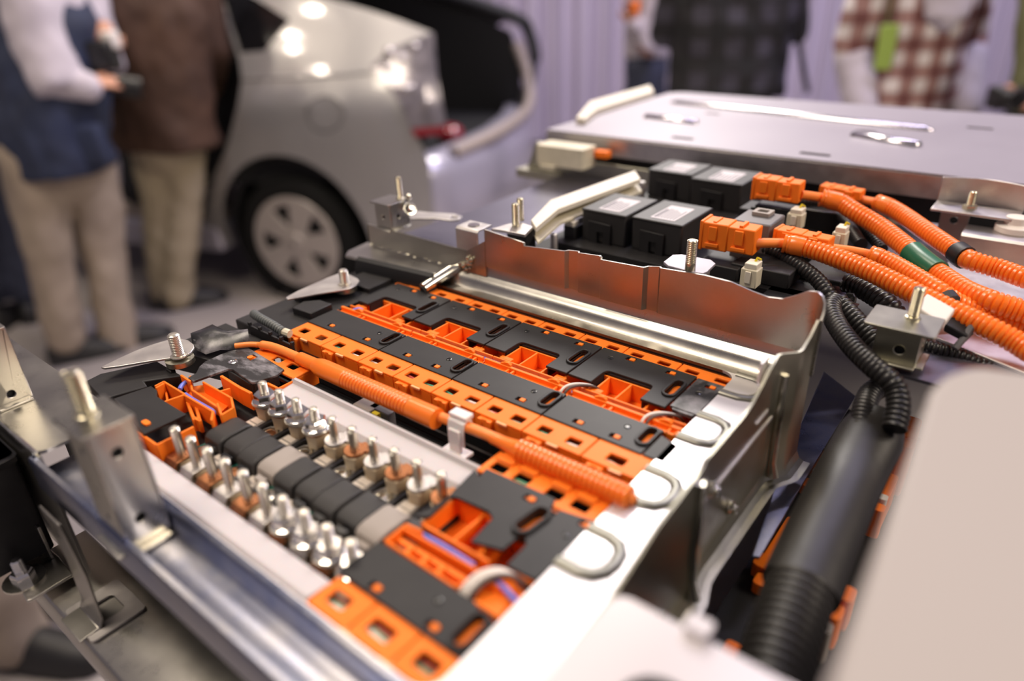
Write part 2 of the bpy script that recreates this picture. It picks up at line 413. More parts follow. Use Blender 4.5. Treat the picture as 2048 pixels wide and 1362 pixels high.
# wall along the right side, seen from outside: falls away from the corner towards the front
SW = [(-90.6, 389, 49), (-90.6, 378, 43), (-91.0, 368, 39), (-92.0, 365, 38.5), (-98.0, 355, 40), (-99, 352, 40), (-99, 340, 36), (-99, 331, 31), (-99, 320, 26), (-99, 308, 24), (-99, 268, 24), (-98.5, 260, 25), (-94.5, 247, 31), (-94, 240, 31.5), (-94, 232, 30.5), (-94, 205, 28), (-94, 190, 24), (-94, 165, 18), (-94, 120, 14)]
m = MB(); rings = []
for u, v, t in SW:
    b = -48
    prof = [(u, v, t), (u + 0.2, v, t - 10), (u + 0.4, v, -20), (u + 1, v, b + 6), (u + 3, v, b + 1.5), (u + 6, v, b), (u + 10, v, b)]
    rings.append(prof + [(x - 1.6, y, z - (1.6 if k > 3 else 0)) for k, (x, y, z) in reversed(list(enumerate(prof)))])
m.loft(rings); m.build('side_wall', 'zinc_dull', fr, smooth=22)
for v0, u0 in ((358, -96), (243, -93.2)):                             # pressed stiffening ribs
    m = MB(); m.tube([(u0, v0, 26), (u0 + 0.4, v0, -10), (u0 + 0.8, v0, -34), (u0 + 3, v0, -44)], [2.0, 2.6, 2.6, 3.4], 10); m.build('pressed_rib', 'zinc_bright', fr)
for v0, z0 in ((300, -30), (214, -32), (268, 4), (190, -38), (205, -25)):
    m = MB(); m.lathe([(0.01, 0), (4.4, 0), (4.4, 1.6), (2.8, 2.6), (2.6, 4.5), (0.01, 5)], (-98 if v0 > 250 else -93.4, v0, z0), (1, 0, 0), 12, cap=False); m.build('wall_rivet', 'zinc_bright', fr)
m = MB(); m.prism([(338, 28), (352, 12), (350, 39), (340, 39)], 0, 1.4, frame=FX(-105)); m.prism(rrect(-108, -98, 326, 346, 3), 8, 9.5); m.build('corner_gusset', 'deck', fr, bevel=0.4)
m = MB(); m.lathe([(0.01, 0), (3.2, 0), (3.2, 0.3), (0.01, 0.35)], (-103.5, 333, 9.5), (0, 0, 1), 14, cap=False); m.build('paint_mark', 'red_wire', fr)
# left part of the rear beam: upright with weld, ledge, rolled nose
m = MB(); lw = [(-500, 405, 9, 30), (-497, 404, 9, 30.5), (-376, 404, 9, 29), (-356, 404, 10, 41)]
m.loft([[(u, v, b), (u, v, t), (u, v + 1.6, t), (u, v + 1.6, b)] for u, v, b, t in lw]); m.build('beam_upright', 'zinc', fr)
ld = T(0, 0, 1, [(690, 508), (780, 530), (845, 546), (868, 540)], 12)
m = MB(); m.prism([(-505, 406), (-502, 380), (-494, 370), (-440, 374.5), (-405, 378.5), (-392, 386), (-388, 406)], 9, 11.5); m.build('beam_ledge', 'zinc', fr, bevel=0.8)
m = MB(); m.prism(ribbon([(370, -16), (369, 4), (371, 9.5), (374, 11.5)], 1.5), 0, 85, frame=((-494, 0, 0), (0.04, 1, 0), (0, 0, 1), (1, 0.095, 0))); m.build('beam_lip', 'dark', fr)
m = MB(); m.tube([(-396, 370, 3), (-394, 382, 6), (-391, 398, 10), (-386, 405, 13)], [5.2, 5.6, 6.4, 4], 14, flat=0.8); m.build('rolled_nose', 'zinc_bright', fr)
m = MB(); m.tube([(-396, 369, 0), (-394, 380, 2)], [4.2, 4.2], 12); m.build('nose_opening', 'dark', fr)
m = MB(); pts = []
for i in range(46):
    u = -496 + i * 2.3; pts.append((u, 403.2 + random.uniform(-0.6, 0.5), 10.6 + random.uniform(-0.5, 0.7)))
m.tube(pts, [random.uniform(0.7, 1.7) for _ in pts], 7); m.build('weld_bead', 'zinc_bright', fr)
# deck of the next bay
m = MB(); m.prism([(-503, 407), (-400, 406.5), (-112, 406.5), (-116, 470), (-100, 530), (-68, 520), (-72, 422), (30, 420), (30, 715), (-488, 715), (-484, 560), (-492, 450)], 10, 12); m.build('rear_bay_floor', 'bay', fr)
m = MB(); m.box(-360, -120, 425, 690, 12, 16); m.build('rear_bay_mat', 'dark', fr)

# ---------------------------------------------------------------- mounting brackets, tabs and studs
def hole_disc(mb, c, r, axis): mb.lathe([(0.01, 0.12), (r, 0.12), (r, 0.0), (0.01, 0)], c, axis, 14, cap=False)
def bracket(label, u0, u1, v0, v1, z0, z1, material, holes, sh=18, sr=4.0, lip=4, stud_uv=None, group=None, foot=8):
    t = thing('stud_bracket', label, 'bracket', ((u0 + u1) / 2, (v0 + v1) / 2, z0), group)
    m = MB()
    # front face towards -v and right face towards +u, folded from one sheet, with a foot
    m.prism([(u0, z0), (u1, z0), (u1, z1), (u0, z1)], v0, v0 + 1.6, [circ(x, z, r, 12) for x, z, r in holes[0]], frame=((0, 0, 0), (1, 0, 0), (0, 0, 1), (0, 1, 0)))
    m.box(u0, u0 + 1.6, v0 + 1.6, v1, z0, z1); m.box(u0, u1, v1, v1 + 1.6, z0, z1)
    m.prism([(v0 + 1.6, z0), (v1, z0), (v1, z1), (v0 + 1.6, z1)], u1 - 1.6, u1, [circ(x, z, r, 12) for x, z, r in holes[1]], frame=((0, 0, 0), (0, 1, 0), (0, 0, 1), (1, 0, 0)))
    m.build('bracket_leg', material, t, bevel=0.5)
    m = MB(); m.box(u0 + 3, u1 - 3, v0 + 3, v1 - 1, z0 + 1, z1 - 1); m.build('hole_shade_box', 'dark', t)  # added dark box, makes the bracket holes look shaded inside
    m = MB(); m.box(u0, u1, v0 - foot, v0, z0, z0 + 1.6); m.box(u1, u1 + foot, v0, v1, z0, z0 + 1.6); m.build('bracket_foot', material, t, bevel=0.5)
    m = MB(); m.prism(rrect(u0 - lip, u1 + lip, v0 - lip, v1 + 1, 1.5, 3), z1, z1 + 1.8); m.build('bracket_top', material, t, bevel=0.5)
    su, sv = stud_uv or ((u0 + u1) / 2, (v0 + v1) / 2)
    m = MB(); m.lathe([(0.01, 0), (sr * 1.35, 0), (sr * 1.3, 1.0), (sr, 1.6), (0.01, 1.6)], (su, sv, z1 + 1.8), n=14, cap=False); stud(m, (su, sv, z1 + 2.4), sh, sr, 0.12); m.build('threaded_stud', 'brass_steel', t)
    return t
MBG = 'stud brackets standing on the frame'
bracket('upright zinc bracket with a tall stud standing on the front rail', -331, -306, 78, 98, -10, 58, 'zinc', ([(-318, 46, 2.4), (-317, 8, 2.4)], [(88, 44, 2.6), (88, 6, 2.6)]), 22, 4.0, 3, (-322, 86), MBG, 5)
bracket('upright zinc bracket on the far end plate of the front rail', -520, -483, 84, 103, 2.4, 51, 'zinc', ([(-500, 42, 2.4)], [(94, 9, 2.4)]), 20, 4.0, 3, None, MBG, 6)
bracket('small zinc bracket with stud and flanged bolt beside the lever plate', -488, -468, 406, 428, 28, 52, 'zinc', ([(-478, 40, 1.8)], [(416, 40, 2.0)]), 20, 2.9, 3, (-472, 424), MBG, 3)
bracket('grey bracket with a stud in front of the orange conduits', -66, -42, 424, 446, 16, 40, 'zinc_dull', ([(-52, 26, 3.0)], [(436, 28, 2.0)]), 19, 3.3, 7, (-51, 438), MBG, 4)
t = thing('lever_plate', 'flat steel lever plate with a round hole beside the small stud bracket', 'plate', (-460, 446, 30))
m = MB(); lo = [(-484, 436), (-476, 430), (-452, 446), (-436, 449), (-430, 455), (-434, 464), (-446, 466), (-470, 456), (-486, 452)]
m.prism(lo, 31, 33, [circ(-439, 457, 3.6)]); m.build('lever', 'zinc_plate', t, bevel=0.4)
m = MB(); m.lathe([(0.01, 0), (6, 0), (6, 1.5), (4.5, 1.6), (4.5, 5), (3, 7), (0.01, 7.4)], (-466, 428, 44), (0.7, -0.2, 0.5), 12, cap=False); m.sphere((-464, 427, 56), 3, 6); m.build('pivot_bolt', 'zinc_bright', t)
t = thing('clip_bracket', 'small folded clip bracket welded to the end of the rear wall', 'bracket', (-370, 412, 12))
m = MB(); m.prism(ribbon([(405, 22), (405, 46), (407, 48), (424, 48)], -1.5), 0, 24, frame=FX(-388)); m.build('clip_body', 'zinc_plate', t, bevel=0.4)
m = MB(); m.lathe([(2.2, 0), (5, 0), (5, 0.4), (2.2, 0.4)], (-376, 415, 48.4), n=14); m.build('clip_eyelet', 'zinc_bright', t)
m = MB()
for i in range(14): m.sphere((-378 + random.uniform(-6, 8), 402.6, 19 + random.uniform(-6, 5)), random.uniform(1.2, 2.6), 5)
m.build('weld_blob', 'brass_steel', t)

def stud_tab(label, outline, c, sh, group, z=5.0):
    t = thing('stud_tab', label, 'plate', (c[0], c[1], z - 4), group)
    m = MB(); m.prism(outline, z, z + 1.6); m.build('tab_plate', 'zinc_plate', t, bevel=0.4)
    m = MB(); m.lathe([(0.01, 0), (9.5, 0), (9.5, 3.6), (0.01, 3.6)], (c[0], c[1], z - 3.8), n=18, cap=False); m.build('tab_boss', 'zinc_dull', t)
    m = MB(); m.lathe([(0.01, 0), (5.8, 0), (5.6, 0.8), (4.0, 1.2), (0.01, 1.2)], (c[0], c[1], z + 1.6), n=16, cap=False); stud(m, (c[0], c[1], z + 1.8), sh, 4.0, 0.12); m.build('threaded_stud', 'steel', t)
    return t
o1 = T(180, 640, 5.24, [(112, 492), (300, 400), (480, 318), (640, 258), (800, 210), (930, 190), (1030, 210), (1085, 255), (1092, 290), (1060, 335), (1000, 365), (900, 388), (600, 432), (300, 482), (150, 500)], 6.6)
stud_tab('teardrop steel tab with a threaded stud beside the scuffed black cover', o1, P(358, 712, 6.6), 17, 'teardrop stud tabs at the module ends')
o2 = T(560, 340, 3.406, [(38, 866), (120, 822), (220, 778), (330, 730), (400, 704), (470, 710), (525, 735), (542, 752), (520, 785), (470, 806), (380, 822), (250, 842), (100, 870), (50, 880)], 6.6)
stud_tab('teardrop steel tab with a threaded stud in front of the car wheel', o2, P(690, 568, 6.6), 13, 'teardrop stud tabs at the module ends')
# square tab with stud behind the rear wall, twin studs further left
t = thing('stud_washer_plate', 'rounded square white plate with a threaded stud behind the rear wall', 'plate', (-185, 417, 46))
m = MB(); q = T(1180, 360, 6.81, [(1000, 1120), (1130, 1020), (1250, 1015), (1650, 1090), (1712, 1140), (1600, 1250), (1540, 1275), (1420, 1262), (1060, 1170)], 52); m.prism(q, 50.5, 52.3); m.build('square_plate', 'lid', t, bevel=0.4)
sc_ = P(1380, 540, 52); m = MB(); stud(m, (sc_[0], sc_[1], 52.3), 21, 3.5, 0.25); m.build('threaded_stud', 'brass_steel', t)
m = MB(); m.box(sc_[0] - 10, sc_[0] + 10, sc_[1] - 3, sc_[1] + 10, 16, 50.5); m.build('plate_post', 'zinc_plate', t, bevel=0.5)
t = thing('stud_washer_plate', 'flat plate with two threaded studs beside the ivory cable duct', 'plate', (-335, 418, 40))
m = MB(); q = T(1000, 300, 3.404, [(-60, 535), (60, 500), (140, 490), (225, 520), (170, 575), (20, 545)], 50); m.prism(q, 47.5, 50); m.build('square_plate', 'zinc_plate', t, bevel=0.4)
m = MB(); c_ = P(1032, 452, 50); stud(m, (c_[0], c_[1], 50), 19, 3.3, 0.1); m.build('threaded_stud', 'brass_steel', t)
m = MB(); stud(m, (c_[0] - 6, c_[1] + 14, 50), 19, 3.0, 0.1); m.build('threaded_stud', 'brass_steel', t)
m = MB(); m.box(c_[0] - 8, c_[0] + 12, c_[1] - 2, c_[1] + 10, 12, 47.5); m.build('plate_post', 'dark', t)
# front left corner: black case below the rail, washer bracket, hanging clip
t = thing('black_case', 'black plastic case hanging below the rail end plate', 'case', (-540, 70, -88))
m = MB(); m.prism(rrect(-700, -452, 40, 78, 5), -88, -14); m.build('case_body', 'black', t, bevel=2)
m = MB(); m.prism(rrect(-700, -449, 37, 79, 5), -18, -14); m.build('case_rim', 'black_gloss', t, bevel=0.8)
t = thing('foot_bracket', 'bent zinc foot bracket with a flanged bolt below the front rail', 'bracket', (-478, 60, -104))
m = MB(); m.prism(T(0, 1000, 3.763, [(60, 500), (80, 430), (200, 380), (370, 360), (440, 420), (545, 560), (230, 750), (200, 760)], -92), -94, -92); m.build('foot_plate', 'zinc', t, bevel=0.5)
m = MB(); m.box(-478, -448, 72, 74, -94, -66); m.box(-449, -447, 52, 74, -106, -92); m.build('foot_flange', 'zinc', t, bevel=0.5)
fc = P(50, 1160, -92)
m = MB(); m.lathe([(0.01, 0), (12, 0), (12, 1.4), (0.01, 1.8)], (*fc, -92), n=20, cap=False); m.build('washer', 'zinc_bright', t)
m = MB(); hexnut(m, (*fc, -90.4), 6.5, 6); stud(m, (*fc, -86), 11, 3.6, 0.1); m.build('hex_bolt', 'chrome', t)
t = thing('hanging_clip', 'sheet metal clip hanging from the front rail onto the lower rail', 'bracket', (-385, 66, -100))
m = MB(); m.prism(ribbon([(70, -20), (72, -60), (71, -92), (68, -98), (56, -99)], -1.5), 0, 26, frame=FX(-398)); m.build('clip_strap', 'zinc', t, bevel=0.4)
m = MB(); m.prism(rrect(-404, -366, 60, 92, 3), -99.5, -97.8, [rrect(-394, -376, 68, 84, 3)]); m.build('clip_base', 'zinc_plate', t, bevel=0.4)
# ---------------------------------------------------------------- orange busbar holders and their black covers
def wallpath(mb, pts, z0, z1, th=1.4):
    for a, b in zip(pts, pts[1:]):
        a = Vector(a); b = Vector(b); d = b - a; L = d.length
        if L < 0.01: continue
        d /= L; n = Vector((-d.y, d.x)) * th / 2; e = d * th * 0.5
        q = [a - n - e, b - n + e, b + n + e, a + n - e]
        mb.prism([tuple(p) for p in q], z0, z1)
def window_strip(t, u0, u1, v0, v1, wins, front=-1, zt=-1.0, deep=13):
    m = MB()
    m.prism([(u0 + 0.4, v0), (u1 - 0.4, v0), (u1 - 0.4, v1), (u0 + 0.4, v1)], zt - 1.8, zt, [rrect(a, b, c, d, 1.2, 3) for a, b, c, d in wins])
    o = m.build('window_strip', 'orange', t, bevel=0.5)
    if front:
        m = MB(); vf = v0 if front < 0 else v1
        m.box(u0 + 0.4, u1 - 0.4, *((vf, vf + 1.4) if front < 0 else (vf - 1.4, vf)), zt - deep, zt - 1.8); m.build('strip_skirt', 'orange', t)
    return o
def latch(t, u, v, zt=-1.0):
    m = MB(); m.prism([(u - 5, v + 0.5), (u - 5, v - 3.2), (u - 2.2, v - 3.2), (u - 1.6, v - 2.2), (u + 1.6, v - 2.2), (u + 2.2, v - 3.2), (u + 5, v - 3.2), (u + 5, v + 0.5)], zt - 12, zt - 1.4); o = m.build('latch', 'orange', t, bevel=0.4)
    m = MB(); m.prism(rrect(u + 8, u + 15.5, v - 1.4, v + 1.0, 0.5, 2), zt - 1.6, zt - 0.2); m.build('latch_tip', 'orange_pale', o, bevel=0.3)
def channel(t, u0, u1, vb, cuts=True):
    m = MB(); m.box(u0 + 0.3, u1 - 0.3, vb, vb + 76, -17, -15); m.build('holder_base', 'orange', t)
    m = MB()
    m.box(u0 + 0.5, u1 - 0.5, vb + 0.4, vb + 8.2, -15, -3.4); wallpath(m, [(u0 + 1, vb + 1.2), (u1 - 1, vb + 1.2)], -4, -1.4, 1.8); wallpath(m, [(u0 + 1, vb + 7.2), (u1 - 3, vb + 7.2)], -4, -0.4, 2.2)
    for k in (0.30, 0.36, 0.84, 0.9): wallpath(m, [(u0 + (u1 - u0) * k, vb + 1), (u0 + (u1 - u0) * k, vb + 7)], -4, -1.4)
    m.build('channel_wall', 'orange', t, bevel=0.3)
    for k in (0.22, 0.76):                                                           # rounded shoulder that holds the wires down
        m = MB(); c = u0 + (u1 - u0) * k; m.prism([(c - 8, -9), (c + 6, -9), (c + 6, 0.6), (c + 4, 2), (c + 1, 1.6), (c - 3, -0.4)], vb + 7.2, vb + 9.6, frame=FY(0)); m.build('wire_shoulder', 'orange', t, bevel=0.3)
    m = MB(); wallpath(m, [(u0 + 1, vb + 15.5), (u1 - 1, vb + 15.5)], -15, -2.5); wallpath(m, [(u0 + 1, vb + 38), (u1 - 1, vb + 38)], -15, -3)
    for k in (0.10, 0.30, 0.55, 0.78): wallpath(m, [(u0 + (u1 - u0) * k, vb + 15.5), (u0 + (u1 - u0) * k, vb + 38)], -15, -3.2)
    m.build('compartment_wall', 'orange', t, bevel=0.3)
    m = MB(); m.box(u0 + 4, u0 + 14, vb + 17, vb + 21, -15, -3); m.build('wire_post', 'orange', t, bevel=0.4); m = MB(); m.box(u0 + 50, u0 + 58, vb + 17, vb + 21, -15, -3); m.build('wire_post', 'orange', t, bevel=0.4)
HG = 'orange busbar holders of the fully covered module'
BU = [-431, -350, -280, -208, -127.5]
where = ['at the end by the stud tab', 'second along from the stud tab', 'third along from the stud tab', 'at the end by the pale deck']
for i in range(4):
    u0, u1 = BU[i], BU[i + 1]
    t = thing('busbar_holder', 'orange plastic busbar holder under the black covers, ' + where[i], 'busbar holder', ((u0 + u1) / 2, 320, -17), HG)
    n = 2; w = (u1 - u0) / n
    for k in range(n):
        a = u0 + k * w; p = w / 2
        if i == 3 and k == 1: wins = [(a + 12, a + 23, 264, 271)]
        else: wins = [(a + p * 0.5 - 4.5 + 0.5, a + p * 0.5 + 4.5, 264.5, 271), (a + p * 1.5 - 4.5, a + p * 1.5 + 4.5, 264.5, 271)]
        window_strip(t, a, a + w, 259, 279, wins)
        latch(t, a + 10, 259)
        window_strip(t, a, a + w, 369.5, 382, [(a + p * 0.5 - 5, a + p * 0.5 + 4, 373, 378), (a + p * 1.5 - 5, a + p * 1.5 + 4, 373, 378)], 1)
    m = MB(); m.box(u0 + 0.3, u1 - 0.3, 259.5, 305, -17, -15); m.build('holder_base', 'orange', t)
    channel(t, u0, u1, 305)
def cover(label, poly, holes, group, slots=(), tabs=(), dots=(), material='black', z=0.0):
    t = thing('cover_plate', label, 'plastic cover', (sum(p[0] for p in poly) / len(poly), sum(p[1] for p in poly) / len(poly), z - 2), group)
    hs = list(holes) + [stadium(c, a, b, 3.0) for c, a, b in slots] + [rrect(x - 3.4, x + 3.4, y - 2.0, y + 2.0, 0.5, 2) for x, y in tabs]
    m = MB(); m.prism(poly, z - 1.8, z, hs); m.build('plate', material, t, bevel=0.35)
    for c, a, b in slots:
        m = MB(); m.prism(stadium(c, a - 1.8, b + 1.8, 4.8), z - 3.5, z + 1.4, [stadium(c, a, b, 3.0)]); m.build('slot_rim', 'black', t, bevel=0.4)
        m = MB(); m.prism(stadium(c, a + 0.2, b - 0.2, 2.4), z - 6, z - 3); m.build('slot_insert', 'orange', t)
    for x, y in tabs:
        m = MB(); m.prism(rrect(x - 0.6, x + 3.0, y - 1.5, y + 1.7, 0.6, 2), z - 9, z + 0.4); m.build('snap_tab', 'orange', t, bevel=0.4)
    for x, y in dots:
        m = MB(); m.lathe([(0.6, 0.0), (1.9, 0.0), (1.9, 0.35), (1.3, 0.5), (1.2, 0.2), (0.6, 0.2)], (x, y, z - 0.02), n=12); m.build('moulded_ring', 'black_gloss', t)
    return t
G1 = 'straight black covers of the fully covered module'; G2 = 'notched black covers of the fully covered module'
S1 = [-431, -349, -279.5, -207.5, -141]
nm = ['beside the stud tab', 'second from the stud tab', 'third from the stud tab', 'nearest the pale deck']
for i in range(4):
    u0, u1 = S1[i], S1[i + 1]
    poly = [(u0 + 0.4, 278.2), (u1 - 9, 278.2), (u1 - 5.5, 281), (u1 - 5.4, 304.8), (u1 - 12, 305), (u0 + 0.4, 305)]
    poly = [(u0 + 0.5, 278.2), (u1 - 0.6, 278.2), (u1 - 0.6, 305), (u0 + 0.5, 305)]
    cover('straight black cover strip over the orange wire channel, ' + nm[i], poly, [], G1, [(u1 - 5.2, 286, 302)], [(u0 + 22, 284), (u1 - 20, 284)], [(u1 - 19, 296)])
E0 = [-141, -127.5]
cover('short black end cover beside the last slot by the pale deck', [(-140.5, 278.2), (-128.5, 278.2), (-128.5, 296), (-140.5, 300)], [], G1)
N2 = [(-428, -365), (-364, -293), (-292.5, -222.5), (-222, -152)]
for i, (u0, u1) in enumerate(N2):
    L = u1 - u0; r = 4
    lo = 326.5
    a, b = (u0 + 18, u1 - 17)
    if i == 0: a, b = u0 + 12, u1 - 12; 
    poly = [(u0 + 0.4, lo), (a, lo), (a, 341)]
    poly += [(a + r - r * math.cos(t_ * PI / 8), 341 + r * math.sin(t_ * PI / 8)) for t_ in range(1, 5)]
    poly += [(b - r + r * math.sin(t_ * PI / 8), 341 + r * math.cos(t_ * PI / 8)) for t_ in range(0, 4)]
    poly += [(b, 341), (b, lo), (u1 - 0.4, lo), (u1 - 0.4, 370.5), (u0 + 0.4, 370.5)]
    t = cover('notched black cover over the orange compartments, ' + nm[i], poly, [], G2, [(u1 - 5.5, 339, 358)], [(u0 + 24, 366), (u1 - 16, 365)], [(u0 + 12, 360)])
    m = MB(); m.box(a, b, 344, 345.5, -12, -1.8); m.box(a - 1.2, a, lo + 2, 345, -9, -1.8); m.box(b, b + 1.2, lo + 2, 345, -9, -1.8); m.build('notch_skirt', 'black', t)
t = cover('worn grey end cover with a moulded dimple by the pale deck', [(-151, 330), (-133.5, 330), (-133.5, 369), (-151, 369)], [], G2, [], [(-140, 363)], [(-143, 352)], 'black_worn')
m = MB(); m.prism(rrect(-149, -135, 328, 346, 1.5, 3), -3, -0.6); m.build('step', 'black_worn', t, bevel=0.4)
# left end covers of both modules
t = thing('end_cover', 'black plastic end cover under the stud tab nearest the car wheel', 'plastic cover', (-455, 320, -18), 'black end covers')
m = MB(); m.prism([(-486, 250), (-432, 250), (-432, 330), (-429, 330), (-429, 378), (-420, 384), (-486, 384)], -18, -2.5); m.build('cover_body', 'black', t, bevel=1)
m = MB(); m.prism(T(560, 540, 3.784, [(90, 285), (230, 330), (392, 255), (300, 225), (180, 235)], 3), -3, 3); m.build('raised_block', 'black', t, bevel=0.6)
m = MB(); m.box(-470, -436, 345, 372, -2.5, 1.5); m.box(-478, -466, 300, 340, -2.5, 2); m.build('raised_rib', 'black', t, bevel=0.5)
t = thing('end_cover', 'black plastic end cover under the stud tab beside the scuffed cover', 'plastic cover', (-455, 180, -18), 'black end covers')
m = MB(); m.prism(T(180, 640, 5.24, [(-50, 640), (110, 560), (700, 430), (960, 580), (560, 640), (600, 690), (130, 830)], -2), -18, -2); m.build('cover_body', 'black', t, bevel=0.8)
m = MB(); m.prism([(-486, 190), (-425, 205), (-425, 242), (-486, 242)], -18, -2.2); m.build('cover_wing', 'black', t, bevel=0.8)
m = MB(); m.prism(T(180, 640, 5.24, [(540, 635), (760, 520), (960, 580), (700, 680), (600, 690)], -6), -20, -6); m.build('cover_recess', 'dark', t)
m = MB(); m.prism(T(180, 640, 5.24, [(790, 510), (850, 480), (890, 500), (840, 540)], 0), -4, 0); m.build('raised_block', 'black', t, bevel=0.4)

# ---------------------------------------------------------------- partly uncovered module in front
HA = 'orange busbar holders of the half uncovered module'
t = thing('busbar_holder', 'orange plastic busbar holder beyond the exposed terminals, by the pale deck', 'busbar holder', (-170, 165, -17), HA)
m = MB(); m.box(-206, -133.5, 108, 236, -19, -17); m.build('holder_base', 'orange', t)
window_strip(t, -206.5, -181, 107.5, 125.5, [(-201, -190, 113, 120)], -1, -1.5); window_strip(t, -181, -155, 107.5, 125.5, [(-176, -163, 113, 120)], -1, -1.5); window_strip(t, -155, -133.5, 107.5, 125.5, [(-149, -138, 113, 120)], -1, -1.5)
latch(t, -192, 107.5, -1.5); latch(t, -168, 107.5, -1.5)
wn = [P(1001, 930), P(1044, 954), P(1107, 986), P(1160, 1009)]
window_strip(t, -206, -133.5, 217, 237, [(u - 5, u + 5, 222, 229) for u, v in wn], 0)
for u, v in wn:
    m = MB(); m.prism(rrect(u - 5.5, u + 5.5, 229.5, 236.5, 2, 3), -1, 0.4); m.build('strip_ridge', 'orange', t, bevel=0.4)
m = MB()
wallpath(m, [(-205, 152), (-205, 165), (-196, 166)], -17, -0.5); wallpath(m, [(-204, 163), (-140, 164)], -17, -1); wallpath(m, [(-204, 152), (-160, 151)], -17, -1)
wallpath(m, [(-160, 151), (-152, 160), (-140, 163)], -17, -0.5); wallpath(m, [(-148, 150), (-134, 150), (-134, 165)], -17, -1)
m.build('channel_wall', 'orange', t, bevel=0.4)
m = MB()
for u in (-193, -183, -173): wallpath(m, [(u, 152), (u, 157)], -17, -2, 2.2)
m.box(-204, -160, 157, 160, -17, -4); m.build('channel_comb', 'orange', t, bevel=0.4)
m = MB(); wallpath(m, [(-201, 172), (-160, 172)], -17, -3); wallpath(m, [(-203, 196), (-158, 196)], -17, -3); wallpath(m, [(-201, 172), (-201, 196)], -17, -3); wallpath(m, [(-182, 172), (-182, 196)], -17, -4); wallpath(m, [(-166, 172), (-166, 196)], -17, -3); m.build('compartment_wall', 'orange', t, bevel=0.3)
m = MB(); m.prism([(-154, 152), (-137, 152), (-137, 163), (-154, 163)], -8, -4); m.build('channel_shelf', 'orange', t, bevel=0.5)
GA = 'black covers of the half uncovered module'
pA2 = T(580, 880, 2.826, [(1045, 165), (1070, 205), (1110, 160), (1500, 330), (1480, 380), (1390, 395), (1275, 480), (1265, 520), (1290, 545), (1200, 620), (1020, 570), (1145, 440), (1120, 400), (940, 320), (905, 320), (790, 430), (700, 430), (880, 330), (960, 250)], 0)
cover('black notched cover with a slot beyond the exposed terminals', pA2, [], GA, [], [P(580 + 1355 / 2.826, 880 + 330 / 2.826)], [])
def oslot(a, b, r, n=6):                                               # stadium along any direction
    a = Vector(a); b = Vector(b); d = (b - a).normalized(); nn = Vector((-d.y, d.x)); p = []
    for i in range(n + 1): t_ = PI * i / n; p.append(tuple(a + nn * r * math.cos(t_) - d * r * math.sin(t_)))
    for i in range(n + 1): t_ = PI * i / n; p.append(tuple(b - nn * r * math.cos(t_) + d * r * math.sin(t_)))
    return p
t = cover('black cover plate between the slot and the pale deck of the half uncovered module', T(580, 880, 2.826, [(1530, 395), (1730, 460), (1700, 520), (1390, 790), (1225, 705), (1335, 590), (1330, 545), (1470, 440)], 0.2), [], GA, [], [P(580 + 1670 / 2.826, 880 + 480 / 2.826)], [P(580 + 1560 / 2.826, 880 + 540 / 2.826)], z=0.2)
sa, sb = P(1046, 1056), P(1082, 1030)
m = MB(); m.prism(oslot(sa, sb, 5.4), -5, 2.0, [oslot(sa, sb, 3.4)]); m.build('slot_rim', 'black', t, bevel=0.4)
m = MB(); m.prism(oslot(sa, sb, 3.2), -7, -4); m.build('slot_insert', 'orange', t)
t = cover('straight black cover with a slot in front of the orange wire comb', [(-207.5, 126), (-206.5, 149.5), (-148, 149), (-143, 147), (-134, 146), (-134, 125), (-141, 125)], [], GA, [(-139.5, 128, 145)], [(-187, 129.5), (-153, 129.5)], [(-160, 140)])
# left remainder of the half uncovered module
t = thing('busbar_holder', 'cut orange busbar holder with open wire trays at the start of the exposed terminals', 'busbar holder', (-400, 175, -20), HA)
Tq = lambda pts, z=-1: T(180, 640, 5.24, pts, z)
m = MB(); wallpath(m, Tq([(690, 692), (775, 648), (985, 775)]), -13, -0.5); wallpath(m, Tq([(700, 712), (770, 672)]), -13, -0.5); wallpath(m, Tq([(790, 858), (990, 788), (1290, 962), (1275, 1050)]), -13, -0.5); wallpath(m, Tq([(770, 650), (800, 850)]), -13, -6); m.build('channel_wall', 'orange', t, bevel=0.4)
m = MB(); wallpath(m, Tq([(1040, 560), (1060, 700), (1330, 880)]), -10, -3); wallpath(m, Tq([(1190, 655), (1480, 818), (1500, 925), (1378, 1000), (1335, 880)]), -12, -0.5); wallpath(m, Tq([(960, 590), (1050, 650)]), -12, 0); m.build('tray_wall', 'orange', t, bevel=0.4)
m = MB(); m.prism(Tq([(1040, 700), (1190, 680), (1490, 860), (1380, 960), (1300, 930), (1000, 790)], -9), -11, -9); m.build('tray_floor', 'orange', t)
m = MB(); wallpath(m, Tq([(1380, 585), (1572, 705), (1680, 760)]), -14, -1, 2); wallpath(m, Tq([(1340, 720), (1450, 690)]), -14, -3); m.build('tray_wall', 'orange', t, bevel=0.4)
m = MB()
for q in ([(1030, 890), (1100, 1075)], [(1100, 1060), (1160, 1090)], [(1120, 930), (1160, 1090)]): wallpath(m, Tq(q, -8), -14, -5, 2.0)
m.build('wire_fork', 'orange', t, bevel=0.5)
window_strip(t, -424, -367, 219, 238, [(-403, -394, 226, 232), (-386, -377, 226, 232)], 0)
m = MB(); m.box(-369, -367.4, 206, 238, -14, -2.8); m.box(-388, -369, 206, 208, -12, -2.8); m.build('end_face', 'orange', t, bevel=0.4)
m = MB(); m.box(-372, -370.5, 127, 150, -20, -2); m.box(-420, -372, 126.5, 128, -20, -2); m.box(-398, -385, 118, 126, -20, -8); m.box(-412, -384, 120, 125, -3, -1.2); m.build('end_face', 'orange', t, bevel=0.4)
m = MB(); m.box(-430, -368, 128, 238, -22, -20); m.build('holder_base', 'black', t)
